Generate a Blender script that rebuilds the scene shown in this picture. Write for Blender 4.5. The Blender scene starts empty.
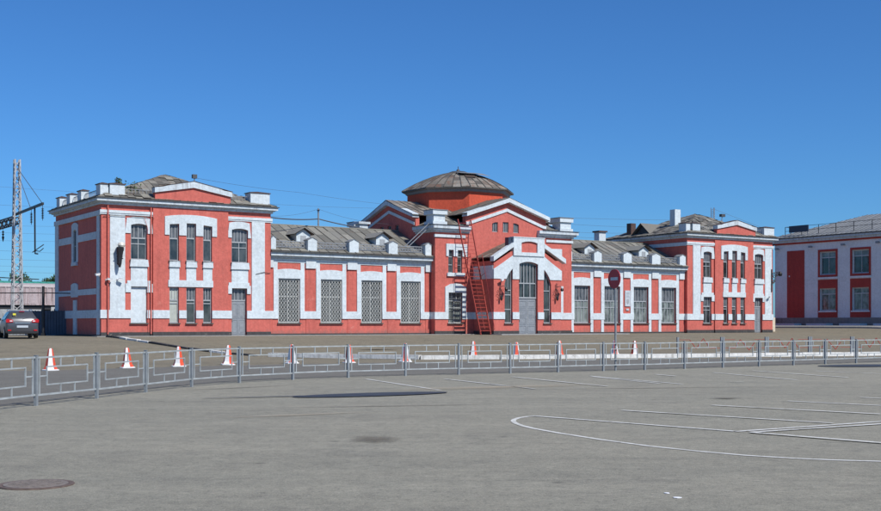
import bpy, bmesh, math, random
from mathutils import Vector, Matrix
from mathutils.geometry import tessellate_polygon
random.seed(7)
R = math.radians
scn = bpy.context.scene
COL = scn.collection

# ------------------------------------------------------------------ materials
def new_mat(name):
    m = bpy.data.materials.new(name); m.use_nodes = True
    nt = m.node_tree
    b = nt.nodes['Principled BSDF']
    return m, nt, b
def N(nt, typ, **kw):
    n = nt.nodes.new(typ)
    for k, v in kw.items(): setattr(n, k, v)
    return n
def noise(nt, co, scale, detail=4, rough=.6, stretch=None):
    t = N(nt, 'ShaderNodeTexNoise'); t.inputs['Scale'].default_value = scale
    t.inputs['Detail'].default_value = detail; t.inputs['Roughness'].default_value = rough
    if stretch:
        mp = N(nt, 'ShaderNodeMapping'); mp.inputs['Scale'].default_value = stretch
        nt.links.new(co, mp.inputs['Vector']); co = mp.outputs['Vector']
    nt.links.new(co, t.inputs['Vector'])
    return t.outputs['Fac']
def ramp(nt, fac, stops):
    r = N(nt, 'ShaderNodeValToRGB')
    e = r.color_ramp.elements
    e[0].position, e[0].color = stops[0][0], (*stops[0][1], 1)
    e[1].position, e[1].color = stops[-1][0], (*stops[-1][1], 1)
    for p, c in stops[1:-1]:
        x = e.new(p); x.color = (*c, 1)
    nt.links.new(fac, r.inputs['Fac'])
    return r.outputs['Color']
def gr(v): return (v, v, v)
def mix(nt, fac, a, b, mode='MIX'):
    m = N(nt, 'ShaderNodeMix', data_type='RGBA', blend_type=mode)
    for s, v in ((m.inputs[0], fac), (m.inputs[6], a), (m.inputs[7], b)):
        if isinstance(v, (int, float)): s.default_value = v
        elif isinstance(v, tuple): s.default_value = (*v, 1)
        else: nt.links.new(v, s)
    return m.outputs[2]
def bump(nt, b, h, strength=.3, dist=.02):
    n = N(nt, 'ShaderNodeBump'); n.inputs['Strength'].default_value = strength; n.inputs['Distance'].default_value = dist
    nt.links.new(h, n.inputs['Height']); nt.links.new(n.outputs['Normal'], b.inputs['Normal'])
def objco(nt): return N(nt, 'ShaderNodeTexCoord').outputs['Object']

def plaster(name, c, dirt, amt=.5, patch=None, rough=.85, splash=0):
    m, nt, b = new_mat(name); co = objco(nt)
    n1 = noise(nt, co, .55, 6, .7); n2 = noise(nt, co, 5, 6, .78); n4 = noise(nt, co, 1.7, 6, .75)
    st = noise(nt, co, 1.0, 5, .75, (3.2, 3.2, .28))
    col = mix(nt, ramp(nt, n1, [(.38, gr(0)), (.62, gr(.8))]), c, tuple(x * .80 for x in c))
    col = mix(nt, ramp(nt, n2, [(.42, gr(0)), (.66, gr(.75))]), col, tuple(min(.9, x * 1.25) for x in c))
    col = mix(nt, ramp(nt, n4, [(.52, gr(0)), (.74, gr(.4))]), col, tuple(x * .76 for x in c))
    col = mix(nt, ramp(nt, st, [(.50, gr(0)), (.70, gr(amt))]), col, dirt)
    if patch:
        n3 = noise(nt, co, 2.6, 7, .8)
        col = mix(nt, ramp(nt, n3, [(.60, gr(0)), (.63, gr(.8))]), col, patch)
    if splash:
        sp = N(nt, 'ShaderNodeSeparateXYZ'); nt.links.new(co, sp.inputs[0])
        ad = N(nt, 'ShaderNodeMath', operation='MULTIPLY_ADD'); ad.inputs[1].default_value = 1.1
        nt.links.new(noise(nt, co, 2.2, 6, .75, (1.6, 1.6, .7)), ad.inputs[0]); nt.links.new(sp.outputs['Z'], ad.inputs[2])
        col = mix(nt, ramp(nt, ad.outputs[0], [(.45, gr(splash)), (.95, gr(0))]), col, (.17, .135, .115))
    nt.links.new(col, b.inputs['Base Color']); b.inputs['Roughness'].default_value = rough
    bump(nt, b, n2, .5, .05)
    return m
def sheet_metal(name, cols, rust, rustlo=.58, rough=.6, streak=(1, 1, 1)):
    m, nt, b = new_mat(name); co = objco(nt)
    g = N(nt, 'ShaderNodeNewGeometry')
    col = ramp(nt, g.outputs['Random Per Island'], cols)
    n1 = noise(nt, co, 1.3, 6, .75); n2 = noise(nt, co, 9, 4, .7); 
    col = mix(nt, ramp(nt, n2, [(.3, gr(0)), (.8, gr(.5))]), col, tuple(x * .55 for x in cols[0][1]))
    col = mix(nt, ramp(nt, n1, [(rustlo, gr(0)), (rustlo + .12, gr(.8))]), col, rust)
    nt.links.new(col, b.inputs['Base Color']); b.inputs['Roughness'].default_value = rough
    b.inputs['Metallic'].default_value = .0
    bump(nt, b, n2, .4, .03)
    return m
def simple(name, c, rough=.6, metal=0, var=.12, scale=6, spec=None):
    m, nt, b = new_mat(name); co = objco(nt)
    n1 = noise(nt, co, scale, 4, .65)
    col = mix(nt, ramp(nt, n1, [(.3, gr(0)), (.75, gr(1))]), tuple(x * (1 - var) for x in c), tuple(min(1, x * (1 + var)) for x in c))
    nt.links.new(col, b.inputs['Base Color']); b.inputs['Roughness'].default_value = rough; b.inputs['Metallic'].default_value = metal
    if spec is not None: b.inputs['Specular IOR Level'].default_value = spec
    return m
def glass_dark(name, c, c2, sc=1.2, rough=.06):
    m, nt, b = new_mat(name); co = objco(nt)
    oi = N(nt, 'ShaderNodeObjectInfo')
    sh = N(nt, 'ShaderNodeVectorMath', operation='MULTIPLY_ADD'); sh.inputs[1].default_value = (37, 37, 37)
    nt.links.new(oi.outputs['Random'], sh.inputs[0]); nt.links.new(co, sh.inputs[2])
    n1 = noise(nt, sh.outputs[0], sc, 3, .6, (1, 1, .6))
    col = ramp(nt, n1, [(.40, c), (.62, c2)])
    col = mix(nt, ramp(nt, oi.outputs['Random'], [(.3, gr(0)), (.95, gr(.55))]), col, c2)
    nt.links.new(col, b.inputs['Base Color']); b.inputs['Roughness'].default_value = rough
    b.inputs['Specular IOR Level'].default_value = .7
    bump(nt, b, noise(nt, sh.outputs[0], 1.1, 2, .5), .12, .05)
    return m

M = {}
M['red'] = plaster('red_plaster', (.53, .125, .095), (.30, .065, .05), .45, (.55, .17, .13), splash=.75)
M['red_low'] = plaster('red_plinth_paint', (.52, .118, .09), (.29, .06, .045), .5, (.57, .20, .16), splash=.75)
M['orange'] = plaster('orange_drum_paint', (.58, .085, .038), (.38, .055, .03), .55, None)
M['white'] = plaster('white_trim_paint', (.575, .635, .655), (.45, .47, .48), .35, (.56, .60, .61))
M['whitec'] = plaster('white_cornice_paint', (.54, .60, .63), (.26, .25, .24), .75, (.42, .42, .42))
M['base'] = plaster('tarred_base', (.045, .043, .043), (.10, .09, .08), .6, (.16, .14, .12))
M['roof'] = sheet_metal('grey_sheet_roof', [(0, (.13, .124, .102)), (.3, (.22, .21, .172)), (.7, (.31, .295, .245)), (1, (.18, .174, .152))], (.17, .11, .07), .56)
M['roof2'] = sheet_metal('worn_tower_roof', [(0, (.09, .083, .066)), (.3, (.20, .186, .152)), (.7, (.34, .32, .26)), (1, (.16, .137, .107))], (.16, .10, .07), .56)
M['dome'] = sheet_metal('rusty_dome_roof', [(0, (.085, .075, .062)), (.35, (.21, .185, .15)), (.65, (.33, .30, .25)), (1, (.15, .105, .075))], (.17, .085, .05), .52)
M['seam'] = simple('roof_seam_metal', (.085, .08, .068), .6, 0, .3)
M['eave'] = simple('dark_eave_metal', (.07, .072, .075), .6, 0, .35, 4)
M['cap'] = simple('rusty_cap_metal', (.085, .05, .04), .7, 0, .4, 8)
M['greycor'] = simple('grey_cornice', (.20, .21, .22), .7, 0, .2)
M['frame'] = simple('grey_window_paint', (.33, .35, .36), .6, 0, .2, 10)
M['framew'] = simple('pale_window_paint', (.52, .54, .52), .6, 0, .2, 10)
M['grille'] = simple('pale_iron_grille', (.50, .50, .47), .55, 0, .25, 10)
M['glass'] = glass_dark('dark_glass', (.012, .014, .016), (.075, .08, .078))
M['glassc'] = glass_dark('curtained_glass', (.025, .028, .028), (.24, .27, .25), 2.2, .12)
M['milky'] = simple('whitewashed_pane', (.42, .45, .40), .4, 0, .15, 3)
M['glasst'] = glass_dark('reeded_transom_glass', (.05, .055, .06), (.13, .14, .15), 3, .3)
M['door'] = plaster('grey_door_paint', (.23, .25, .27), (.34, .35, .35), .5, (.30, .31, .32), .6)
M['black'] = simple('black_iron_and_opening_shade', (.018, .018, .02), .5, 0, .3)
M['globe'] = simple('milk_glass', (.6, .58, .50), .3)
M['ladder'] = simple('red_ladder_paint', (.36, .05, .035), .6, 0, .25, 5)
M['fence'] = simple('grey_blue_fence_paint', (.36, .385, .38), .5, 0, .30, 3)
M['post'] = simple('blue_grey_post_paint', (.235, .255, .265), .5, 0, .2, 5)
M['cone_red'] = simple('orange_red_plastic', (.72, .09, .035), .5, 0, .15, 8)
M['cone_white'] = simple('white_plastic', (.78, .78, .76), .5, 0, .12, 8)
M['kerbpaint'] = plaster('whitewashed_kerb', (.72, .71, .67), (.35, .33, .29), .75, (.40, .38, .34))
M['signred'] = simple('sign_red', (.42, .016, .022), .4, 0, .08)
M['signwhite'] = simple('sign_white', (.50, .54, .57), .4, 0, .08)
M['steel'] = simple('galvanised_steel', (.27, .28, .29), .5, .2, .2)
M['plastic'] = simple('camera_white', (.75, .75, .74), .4)
M['carbody'] = simple('grey_car_paint', (.085, .088, .098), .3, .3, .03)
M['carblack'] = simple('black_trim', (.02, .02, .022), .5)
M['tyre'] = simple('tyre_rubber', (.02, .02, .02), .85)
M['rim'] = simple('alloy_rim', (.4, .4, .42), .35, .6)
M['lamp'] = simple('tail_lamp', (.5, .01, .015), .15, 0, .1)
M['lampw'] = simple('reversing_lens', (.75, .7, .7), .15)
M['chrome'] = simple('chrome_strip', (.6, .62, .65), .2, .8)
M['yellow'] = simple('yellow_sticker', (.80, .72, .05), .5)
M['carglass'] = glass_dark('car_glass', (.008, .009, .010), (.014, .016, .018), 2, .12)
M['carglass'].node_tree.nodes['Principled BSDF'].inputs['Specular IOR Level'].default_value = .25
M['mast'] = simple('white_mast_paint', (.38, .385, .39), .6, 0, .35, 3)
M['wagon'] = plaster('faded_pink_wagon', (.42, .35, .35), (.15, .08, .07), .95, (.24, .17, .17))
M['wagroof'] = simple('wagon_roof', (.40, .35, .34), .7, 0, .2)
M['green'] = simple('green_sheet_roof', (.06, .30, .20), .5, 0, .15, .5)
M['bluefence'] = simple('dark_blue_sheet', (.05, .07, .105), .55, 0, .3, 2)
M['whitefence'] = simple('pale_board_fence', (.42, .43, .42), .75, 0, .25, 2)
M['rb_white'] = plaster('pale_blue_white_wall', (.80, .78, .74), (.60, .58, .55), .35, None)
M['rb_red'] = plaster('dark_red_paint', (.42, .05, .035), (.26, .025, .022), .4, None)
M['rb_plinth'] = plaster('granite_plinth', (.27, .235, .20), (.11, .10, .09), .6, (.27, .25, .23))
M['rb_roof'] = sheet_metal('grey_standing_seam', [(0, (.24, .25, .25)), (1, (.32, .33, .33))], (.22, .20, .18), .7)
M['slab'] = simple('pale_concrete', (.30, .30, .29), .85, 0, .2, 3)
M['cream'] = simple('cream_panel', (.60, .52, .40), .7, 0, .15)
M['signblue'] = simple('navy_sign_back', (.03, .045, .075), .5, 0, .2)
M['leaf'] = simple('leaf_green', (.075, .12, .045), .7, 0, .5, 1.2)
M['bark'] = simple('bark', (.10, .075, .055), .9, 0, .3)
M['wire'] = simple('wire', (.08, .09, .11), .6)
M['rust'] = simple('rusty_iron', (.135, .095, .075), .8, 0, .4, 14)
M['lidgrey'] = simple('worn_iron_lid', (.20, .17, .145), .8, 0, .35, 14)
M['litter'] = simple('paper_white', (.8, .8, .8), .7)
M['hatch_shade'] = simple('hatch_dark', (.06, .04, .03), .8)

def asphalt(name, base, warm, dark, light, sc=1.0, crack=1.0):
    m, nt, b = new_mat(name)
    co = objco(nt)
    big = noise(nt, co, .09 * sc, 5, .65); mid = noise(nt, co, .45 * sc, 7, .75)
    strk = noise(nt, co, 1.0, 6, .7, (.045, .40, 1))
    strk2 = noise(nt, co, 1.0, 6, .75, (.22, 1.5, 1))
    fine = noise(nt, co, 11, 6, .9); agg = noise(nt, co, 55, 3, .9); g3 = noise(nt, co, 2.6, 6, .85)
    col = mix(nt, ramp(nt, big, [(.42, gr(0)), (.58, gr(1))]), base, warm)
    col = mix(nt, ramp(nt, strk, [(.44, gr(0)), (.66, gr(.65))]), col, light)
    col = mix(nt, ramp(nt, strk2, [(.50, gr(0)), (.76, gr(.5))]), col, dark)
    col = mix(nt, ramp(nt, mid, [(.52, gr(0)), (.68, gr(.6))]), col, dark)
    col = mix(nt, ramp(nt, g3, [(.36, gr(.45)), (.50, gr(0))]), col, tuple(x * .8 for x in dark))
    col = mix(nt, ramp(nt, g3, [(.54, gr(0)), (.66, gr(.5))]), col, tuple(x * 1.15 for x in light))
    col = mix(nt, ramp(nt, fine, [(.36, gr(.65)), (.50, gr(0))]), col, tuple(x * .55 for x in dark))
    col = mix(nt, ramp(nt, agg, [(.52, gr(0)), (.66, gr(.6))]), col, tuple(min(1, x * 1.6) for x in light))
    vs = N(nt, 'ShaderNodeTexVoronoi'); vs.inputs['Scale'].default_value = .9; vs.inputs['Randomness'].default_value = 1
    nt.links.new(co, vs.inputs['Vector'])
    col = mix(nt, ramp(nt, vs.outputs['Distance'], [(.03, gr(.6)), (.08, gr(0))]), col, tuple(x * .55 for x in dark))
    if crack:
        wob = N(nt, 'ShaderNodeTexNoise'); wob.inputs['Scale'].default_value = .9; wob.inputs['Detail'].default_value = 6
        nt.links.new(co, wob.inputs['Vector'])
        ad = N(nt, 'ShaderNodeVectorMath', operation='MULTIPLY_ADD'); ad.inputs[1].default_value = (1.6, 1.6, 0)
        nt.links.new(wob.outputs['Color'], ad.inputs[0]); nt.links.new(co, ad.inputs[2])
        v = N(nt, 'ShaderNodeTexVoronoi', feature='DISTANCE_TO_EDGE'); v.inputs['Scale'].default_value = .13
        nt.links.new(ad.outputs[0], v.inputs['Vector'])
        ck = ramp(nt, v.outputs['Distance'], [(.0005, gr(.6)), (.003, gr(0))])
        msk = ramp(nt, noise(nt, co, .12, 3, .6), [(.48, gr(0)), (.62, gr(crack))])
        mm = N(nt, 'ShaderNodeMath', operation='MULTIPLY'); nt.links.new(ck, mm.inputs[0]); nt.links.new(msk, mm.inputs[1])
        col = mix(nt, mm.outputs[0], col, tuple(x * .45 for x in dark))
    nt.links.new(col, b.inputs['Base Color']); b.inputs['Roughness'].default_value = .93
    b.inputs['Specular IOR Level'].default_value = .25
    bump(nt, b, fine, .7, .02)
    return m
M['lot'] = asphalt('light_asphalt', (.238, .228, .182), (.260, .244, .192), (.165, .158, .132), (.318, .298, .235), 1.0, .5)
M['road'] = asphalt('smooth_dark_asphalt', (.150, .144, .125), (.160, .150, .128), (.115, .110, .098), (.185, .176, .150), 1.0, .4)
M['old'] = asphalt('old_brown_asphalt', (.190, .168, .120), (.205, .178, .122), (.118, .104, .074), (.245, .212, .152), 1.6)
M['paving'] = asphalt('pale_pavement', (.24, .235, .22), (.26, .25, .23), (.17, .165, .155), (.30, .29, .27), 2, 0)
def paint_mat():
    m, nt, b = new_mat('worn_road_paint'); co = objco(nt)
    n1 = noise(nt, co, 6, 6, .8); n2 = noise(nt, co, .8, 3, .6)
    col = mix(nt, ramp(nt, n1, [(.52, gr(0)), (.62, gr(.8))]), (.62, .61, .56), (.24, .225, .18))
    col = mix(nt, ramp(nt, n2, [(.52, gr(0)), (.68, gr(.6))]), col, (.22, .205, .16))
    nt.links.new(col, b.inputs['Base Color']); b.inputs['Roughness'].default_value = .8
    return m
M['paint'] = paint_mat()
def stain_mat(name, c, rough, lo, hi, edge=0.0, sp=.5):
    m, nt, b = new_mat(name); co = objco(nt)
    nt.links.new(ramp(nt, noise(nt, co, 3, 5, .7), [(.3, c), (.7, tuple(x * 1.35 for x in c))]), b.inputs['Base Color'])
    b.inputs['Roughness'].default_value = rough; b.inputs['Specular IOR Level'].default_value = sp
    # ragged fading edge: distance from the centre of the patch (object space, unit radius after scaling) plus noise
    ln = N(nt, 'ShaderNodeVectorMath', operation='LENGTH')
    nt.links.new(co, ln.inputs[0])
    ad = N(nt, 'ShaderNodeMath', operation='ADD')
    nn = N(nt, 'ShaderNodeMath', operation='MULTIPLY'); nn.inputs[1].default_value = .9
    nt.links.new(noise(nt, co, 2.2, 6, .75), nn.inputs[0])
    nt.links.new(ln.outputs['Value'], ad.inputs[0]); nt.links.new(nn.outputs[0], ad.inputs[1])
    a = ramp(nt, ad.outputs[0], [(lo, gr(1)), (hi, gr(0))])
    nt.links.new(a, b.inputs['Alpha'])
    return m
M['oil'] = stain_mat('oil_stain', (.135, .118, .088), .85, .40, 1.40)
M['wet'] = stain_mat('wet_patch', (.042, .040, .036), .5, 1.02, 1.42)
M['dust'] = stain_mat('dust_trail', (.36, .31, .225), .9, .25, 1.35)

# ------------------------------------------------------------------ mesh helpers
class MB:
    def __init__(s): s.v = []; s.f = []; s.mi = []
    def face(s, pts, m=0):
        k = len(s.v); s.v += [tuple(p) for p in pts]; s.f.append(tuple(range(k, k + len(pts)))); s.mi.append(m); return s
    def box(s, x0, x1, y0, y1, z0, z1, m=0):
        k = len(s.v)
        s.v += [(x0, y0, z0), (x1, y0, z0), (x1, y1, z0), (x0, y1, z0), (x0, y0, z1), (x1, y0, z1), (x1, y1, z1), (x0, y1, z1)]
        for f in ((0, 3, 2, 1), (4, 5, 6, 7), (0, 1, 5, 4), (1, 2, 6, 5), (2, 3, 7, 6), (3, 0, 4, 7)):
            s.f.append(tuple(k + i for i in f)); s.mi.append(m)
        return s
    def prism(s, poly, holes=(), y0=0., y1=.3, m=0, mp=None):
        """poly in (u,w); extruded along depth y0..y1; mp(u,d,w)->xyz"""
        mp = mp or (lambda u, d, w: (u, d, w))
        loops = [list(poly)] + [list(h) for h in holes]
        tris = tessellate_polygon([[Vector((a, b, 0)) for a, b in l] for l in loops])
        flat = [p for l in loops for p in l]
        k = len(s.v); n = len(flat)
        s.v += [mp(a, y0, b) for a, b in flat] + [mp(a, y1, b) for a, b in flat]
        for t in tris:
            s.f.append(tuple(k + i for i in t)); s.mi.append(m)
            s.f.append(tuple(k + n + i for i in reversed(t))); s.mi.append(m)
        o = 0
        for l in loops:
            c = len(l)
            for i in range(c):
                j = (i + 1) % c
                s.f.append((k + o + i, k + o + j, k + n + o + j, k + n + o + i)); s.mi.append(m)
            o += c
        return s
    def bar(s, p, q, w=.05, h=None, m=0, up=(0, 0, 1)):
        p = Vector(p); q = Vector(q); h = h or w
        d = (q - p)
        if d.length < 1e-6: return s
        d.normalize(); u = Vector(up)
        if abs(d.dot(u)) > .98: u = Vector((0, 1, 0))
        a = d.cross(u).normalized() * w / 2; b = a.cross(d).normalized() * h / 2
        k = len(s.v)
        for c in (p, q):
            s.v += [tuple(c - a - b), tuple(c + a - b), tuple(c + a + b), tuple(c - a + b)]
        for f in ((0, 1, 2, 3), (7, 6, 5, 4), (0, 4, 5, 1), (1, 5, 6, 2), (2, 6, 7, 3), (3, 7, 4, 0)):
            s.f.append(tuple(k + i for i in f)); s.mi.append(m)
        return s
    def tube(s, pts, r, n=8, m=0):
        pts = [Vector(p) for p in pts]
        rs = r if isinstance(r, (list, tuple)) else [r] * len(pts)
        k0 = len(s.v)
        for i, p in enumerate(pts):
            d = (pts[min(i + 1, len(pts) - 1)] - pts[max(i - 1, 0)]).normalized()
            u = Vector((0, 0, 1)) if abs(d.z) < .95 else Vector((1, 0, 0))
            a = d.cross(u).normalized(); b = a.cross(d)
            for j in range(n):
                t = 2 * math.pi * j / n
                s.v.append(tuple(p + (a * math.cos(t) + b * math.sin(t)) * rs[i]))
        for i in range(len(pts) - 1):
            for j in range(n):
                a = k0 + i * n + j; b = k0 + i * n + (j + 1) % n
                s.f.append((a, b, b + n, a + n)); s.mi.append(m)
        s.f.append(tuple(k0 + j for j in reversed(range(n)))); s.mi.append(m)
        e = k0 + (len(pts) - 1) * n
        s.f.append(tuple(e + j for j in range(n))); s.mi.append(m)
        return s
    def lathe(s, prof, c=(0, 0, 0), n=16, m=0, ph=0):
        k = len(s.v)
        for r, z in prof:
            for j in range(n):
                t = ph + 2 * math.pi * j / n
                s.v.append((c[0] + max(r, .0005) * math.cos(t), c[1] + max(r, .0005) * math.sin(t), c[2] + z))
        for i in range(len(prof) - 1):
            for j in range(n):
                a = k + i * n + j; b = k + i * n + (j + 1) % n
                s.f.append((a, b, b + n, a + n)); s.mi.append(m)
        s.f.append(tuple(k + j for j in reversed(range(n)))); s.mi.append(m)
        e = k + (len(prof) - 1) * n
        s.f.append(tuple(e + j for j in range(n))); s.mi.append(m)
        return s
    def build(s, name, mats, parent=None, smooth=False, loc=None):
        me = bpy.data.meshes.new(name)
        me.from_pydata(s.v, [], s.f)
        if not isinstance(mats, (list, tuple)): mats = [mats]
        for mm in mats: me.materials.append(M[mm])
        me.polygons.foreach_set('material_index', s.mi)
        bm = bmesh.new(); bm.from_mesh(me)
        bmesh.ops.recalc_face_normals(bm, faces=bm.faces)
        bm.to_mesh(me); bm.free()
        if smooth:
            for p in me.polygons: p.use_smooth = True
            try: me.set_sharp_from_angle(angle=R(38))
            except Exception: pass
        me.update()
        o = bpy.data.objects.new(name, me); COL.objects.link(o)
        if parent: o.parent = parent
        if loc: o.location = loc
        return o
def components(mb):
    par = list(range(len(mb.v)))
    def find(a):
        while par[a] != a: par[a] = par[par[a]]; a = par[a]
        return a
    for f in mb.f:
        for b in f[1:]: par[find(b)] = find(f[0])
    groups = {}
    for f, m in zip(mb.f, mb.mi): groups.setdefault(find(f[0]), []).append((f, m))
    out = []
    for g in groups.values():
        n = MB(); mp = {}
        for f, m in g:
            for i in f:
                if i not in mp: mp[i] = len(n.v); n.v.append(mb.v[i])
            n.f.append(tuple(mp[i] for i in f)); n.mi.append(m)
        out.append(n)
    return out
SPLIT = {'string_band', 'upper_moulding', 'base_course', 'side_wall', 'pilaster', 'portal_side_wall', 'side_band'}
def empty(name, loc=(0, 0, 0), rz=0, **kw):
    o = bpy.data.objects.new(name, None); COL.objects.link(o)
    o.location = loc; o.rotation_euler = (0, 0, rz); o.empty_display_size = .3
    return tag(o, **kw)
def tag(o, label=None, cat=None, group=None, kind=None):
    if label: o['label'] = label
    if cat: o['category'] = cat
    if group: o['group'] = group
    if kind: o['kind'] = kind
    return o
def dup(root, loc, rz, label=None, name=None):
    r = root.copy(); COL.objects.link(r); r.location = loc; r.rotation_euler = (0, 0, rz)
    if label: r['label'] = label
    for ch in list(root.children):
        c = ch.copy(); COL.objects.link(c); c.parent = r
        for g in ch.children:
            d = g.copy(); COL.objects.link(d); d.parent = c
    return r
def rect(x0, x1, z0, z1): return [(x0, z0), (x1, z0), (x1, z1), (x0, z1)]
def arch(x0, x1, z0, z1, rise, n=8):
    """rectangle whose top edge is a shallow arc: z1 at the middle, z1-rise at the sides"""
    pts = [(x0, z0), (x1, z0)]
    for i in range(n + 1):
        t = i / n; x = x1 + (x0 - x1) * t
        pts.append((x, z1 - rise * (2 * t - 1) ** 2))
    return pts
def clip(poly, cl):
    out = poly
    for i in range(len(cl)):
        a, b = cl[i], cl[(i + 1) % len(cl)]
        def ins(p): return (b[0] - a[0]) * (p[1] - a[1]) - (b[1] - a[1]) * (p[0] - a[0]) >= -1e-9
        def inter(p, q):
            d1 = (b[0] - a[0]) * (p[1] - a[1]) - (b[1] - a[1]) * (p[0] - a[0])
            d2 = (b[0] - a[0]) * (q[1] - a[1]) - (b[1] - a[1]) * (q[0] - a[0])
            t = d1 / (d1 - d2); return (p[0] + (q[0] - p[0]) * t, p[1] + (q[1] - p[1]) * t)
        inp, out = out, []
        for j in range(len(inp)):
            p, q = inp[j], inp[(j + 1) % len(inp)]
            if ins(p):
                out.append(p)
                if not ins(q): out.append(inter(p, q))
            elif ins(q): out.append(inter(p, q))
        if not out: return []
    return out
def roof_face(mb, pts, step=.7, row=1.5, jit=.012, rib=.05, seam=1, thick=.03):
    """pts: convex 3D polygon, pts[0]->pts[1] is the eave. Loose sheets with standing seams."""
    P = [Vector(p) for p in pts]
    e = (P[1] - P[0]).normalized(); n = None
    for q in P[2:]:
        n = e.cross(q - P[0])
        if n.length > 1e-4: break
    n.normalize(); v = n.cross(e).normalized()
    if n.z < 0: n = -n
    poly = [((p - P[0]).dot(e), (p - P[0]).dot(v)) for p in P]
    area = sum(poly[i][0] * poly[(i + 1) % len(poly)][1] - poly[(i + 1) % len(poly)][0] * poly[i][1] for i in range(len(poly)))
    cl = poly if area > 0 else poly[::-1]
    u0 = min(p[0] for p in poly); u1 = max(p[0] for p in poly); w0 = min(p[1] for p in poly); w1 = max(p[1] for p in poly)
    to3 = lambda q, h: P[0] + e * q[0] + v * q[1] + n * h
    # solid underlay
    lo = [to3(q, -thick) for q in cl]; hi = [to3(q, 0) for q in cl]
    mb.face(lo, seam); mb.face(hi, 0)
    for i in range(len(cl)):
        j = (i + 1) % len(cl); mb.face([lo[i], lo[j], hi[j], hi[i]], seam)
    k = max(1, round((u1 - u0) / step)); st = (u1 - u0) / k
    r = max(1, round((w1 - w0) / row)); rr = (w1 - w0) / r
    for i in range(k):
        off = random.random() * rr * .6
        for j in range(-1, r + 1):
            c = clip(rect(u0 + i * st, u0 + (i + 1) * st, w0 + j * rr + off, w0 + (j + 1) * rr + off), cl)
            if len(c) < 3: continue
            a = random.uniform(.004, .004 + jit); b2 = random.uniform(-jit, jit) * .5
            mb.face([to3(q, a + .012 + b2 * ((q[1] - w0) / max(w1 - w0, .01))) for q in c], 0)
        if i > 0:
            c = clip(rect(u0 + i * st - rib / 2, u0 + i * st + rib / 2, w0, w1), cl)
            if len(c) >= 3:
                a = min(c, key=lambda q: q[1]); z = max(c, key=lambda q: q[1])
                mb.bar(to3((u0 + i * st, a[1]), .03), to3((u0 + i * st, z[1]), .03), rib, .05, seam, up=n)

# ------------------------------------------------------------------ terrain
def ss(t):
    t = max(0, min(1, t)); return t * t * (3 - 2 * t)
def terr(x, y):
    d = .553 * x - .833 * y + 73.1
    dr = (x - 36.9) * -.833 + (y - 125) * -.553
    return .88 * ss((22 - d) / 19) + .52 * ss((14 - dr) / 12)
def axis(lo, hi, a, b, step, far):
    pts = []
    t = a
    while t <= b: pts.append(t); t += step
    g = step; t = a
    while t > lo: g *= 1.6; t -= g; pts.insert(0, max(t, lo))
    g = step; t = pts[-1]
    while t < hi: g *= 1.6; t += g; pts.append(min(t, hi))
    return pts
xs = axis(-4000, 4000, -70, 70, 1.25, 0); ys = axis(-4000, 4000, 36, 150, 1.25, 0)
mb = MB()
mb.v = [(x, y, terr(x, y)) for y in ys for x in xs]
W_ = len(xs)
for j in range(len(ys) - 1):
    for i in range(W_ - 1):
        a = j * W_ + i; mb.f.append((a, a + 1, a + 1 + W_, a + W_)); mb.mi.append(0)
tag(mb.build('ground', 'old', smooth=True), kind='structure')
def flat(name, poly, z, mat, kind='structure'):
    mb = MB(); me = [Vector((a, b, 0)) for a, b in poly]
    tr = tessellate_polygon([me]); mb.v = [(a, b, z) for a, b in poly]
    mb.f = [tuple(t) for t in tr]; mb.mi = [0] * len(mb.f)
    o = mb.build(name, mat)
    if o.data.polygons[0].normal.z < 0: o.data.flip_normals()
    tag(o, kind=kind); return o
LE = [(-70, 37.0), (-40, 38.5), (-25, 39.8), (-18.4, 41.0), (-14.1, 41.9), (-11.9, 44.3), (-8.5, 46.85), (-5.9, 48.7), (-1.8, 50.75), (2.7, 52.7), (8.5, 54.7), (22.4, 59.0), (29.4, 60.9), (60, 70)]
LE2 = []
for i in range(len(LE) - 1):
    a, b = LE[i], LE[i + 1]; k = max(1, int(math.hypot(b[0] - a[0], b[1] - a[1]) / .8))
    for j in range(k):
        t = j / k; LE2.append((a[0] + (b[0] - a[0]) * t, a[1] + (b[1] - a[1]) * t + random.uniform(-.12, .12)))
flat('parking_lot', [(-70, -30), (90, -30), (90, 80)] + LE2[::-1], .004, 'lot')

RD = [(-70, 12), (-40, 14), (-14, 16), (-9.9, 19.5), (-8.75, 24.2), (-7.85, 28.2), (-7.2, 30.9), (-6.2, 33.5), (-4.8, 35.3), (-3.2, 36.8), (-1.3, 38.0), (0.4, 38.9), (4.0, 40.9), (7.3, 42.8), (10.7, 45.1), (16, 48.9), (21, 52.5), (60, 82)]
LE3 = [(x_, y_ - .25) for x_, y_ in LE2 if x_ < 58]
flat('road', [(-70, 12)] + RD[1:-1] + [(58, 78)] + LE3[::-1] if False else RD[:-1] + [(40, 63.9)] + [p_ for p_ in LE3[::-1] if p_[0] < 39.5], .008, 'road')
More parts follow.
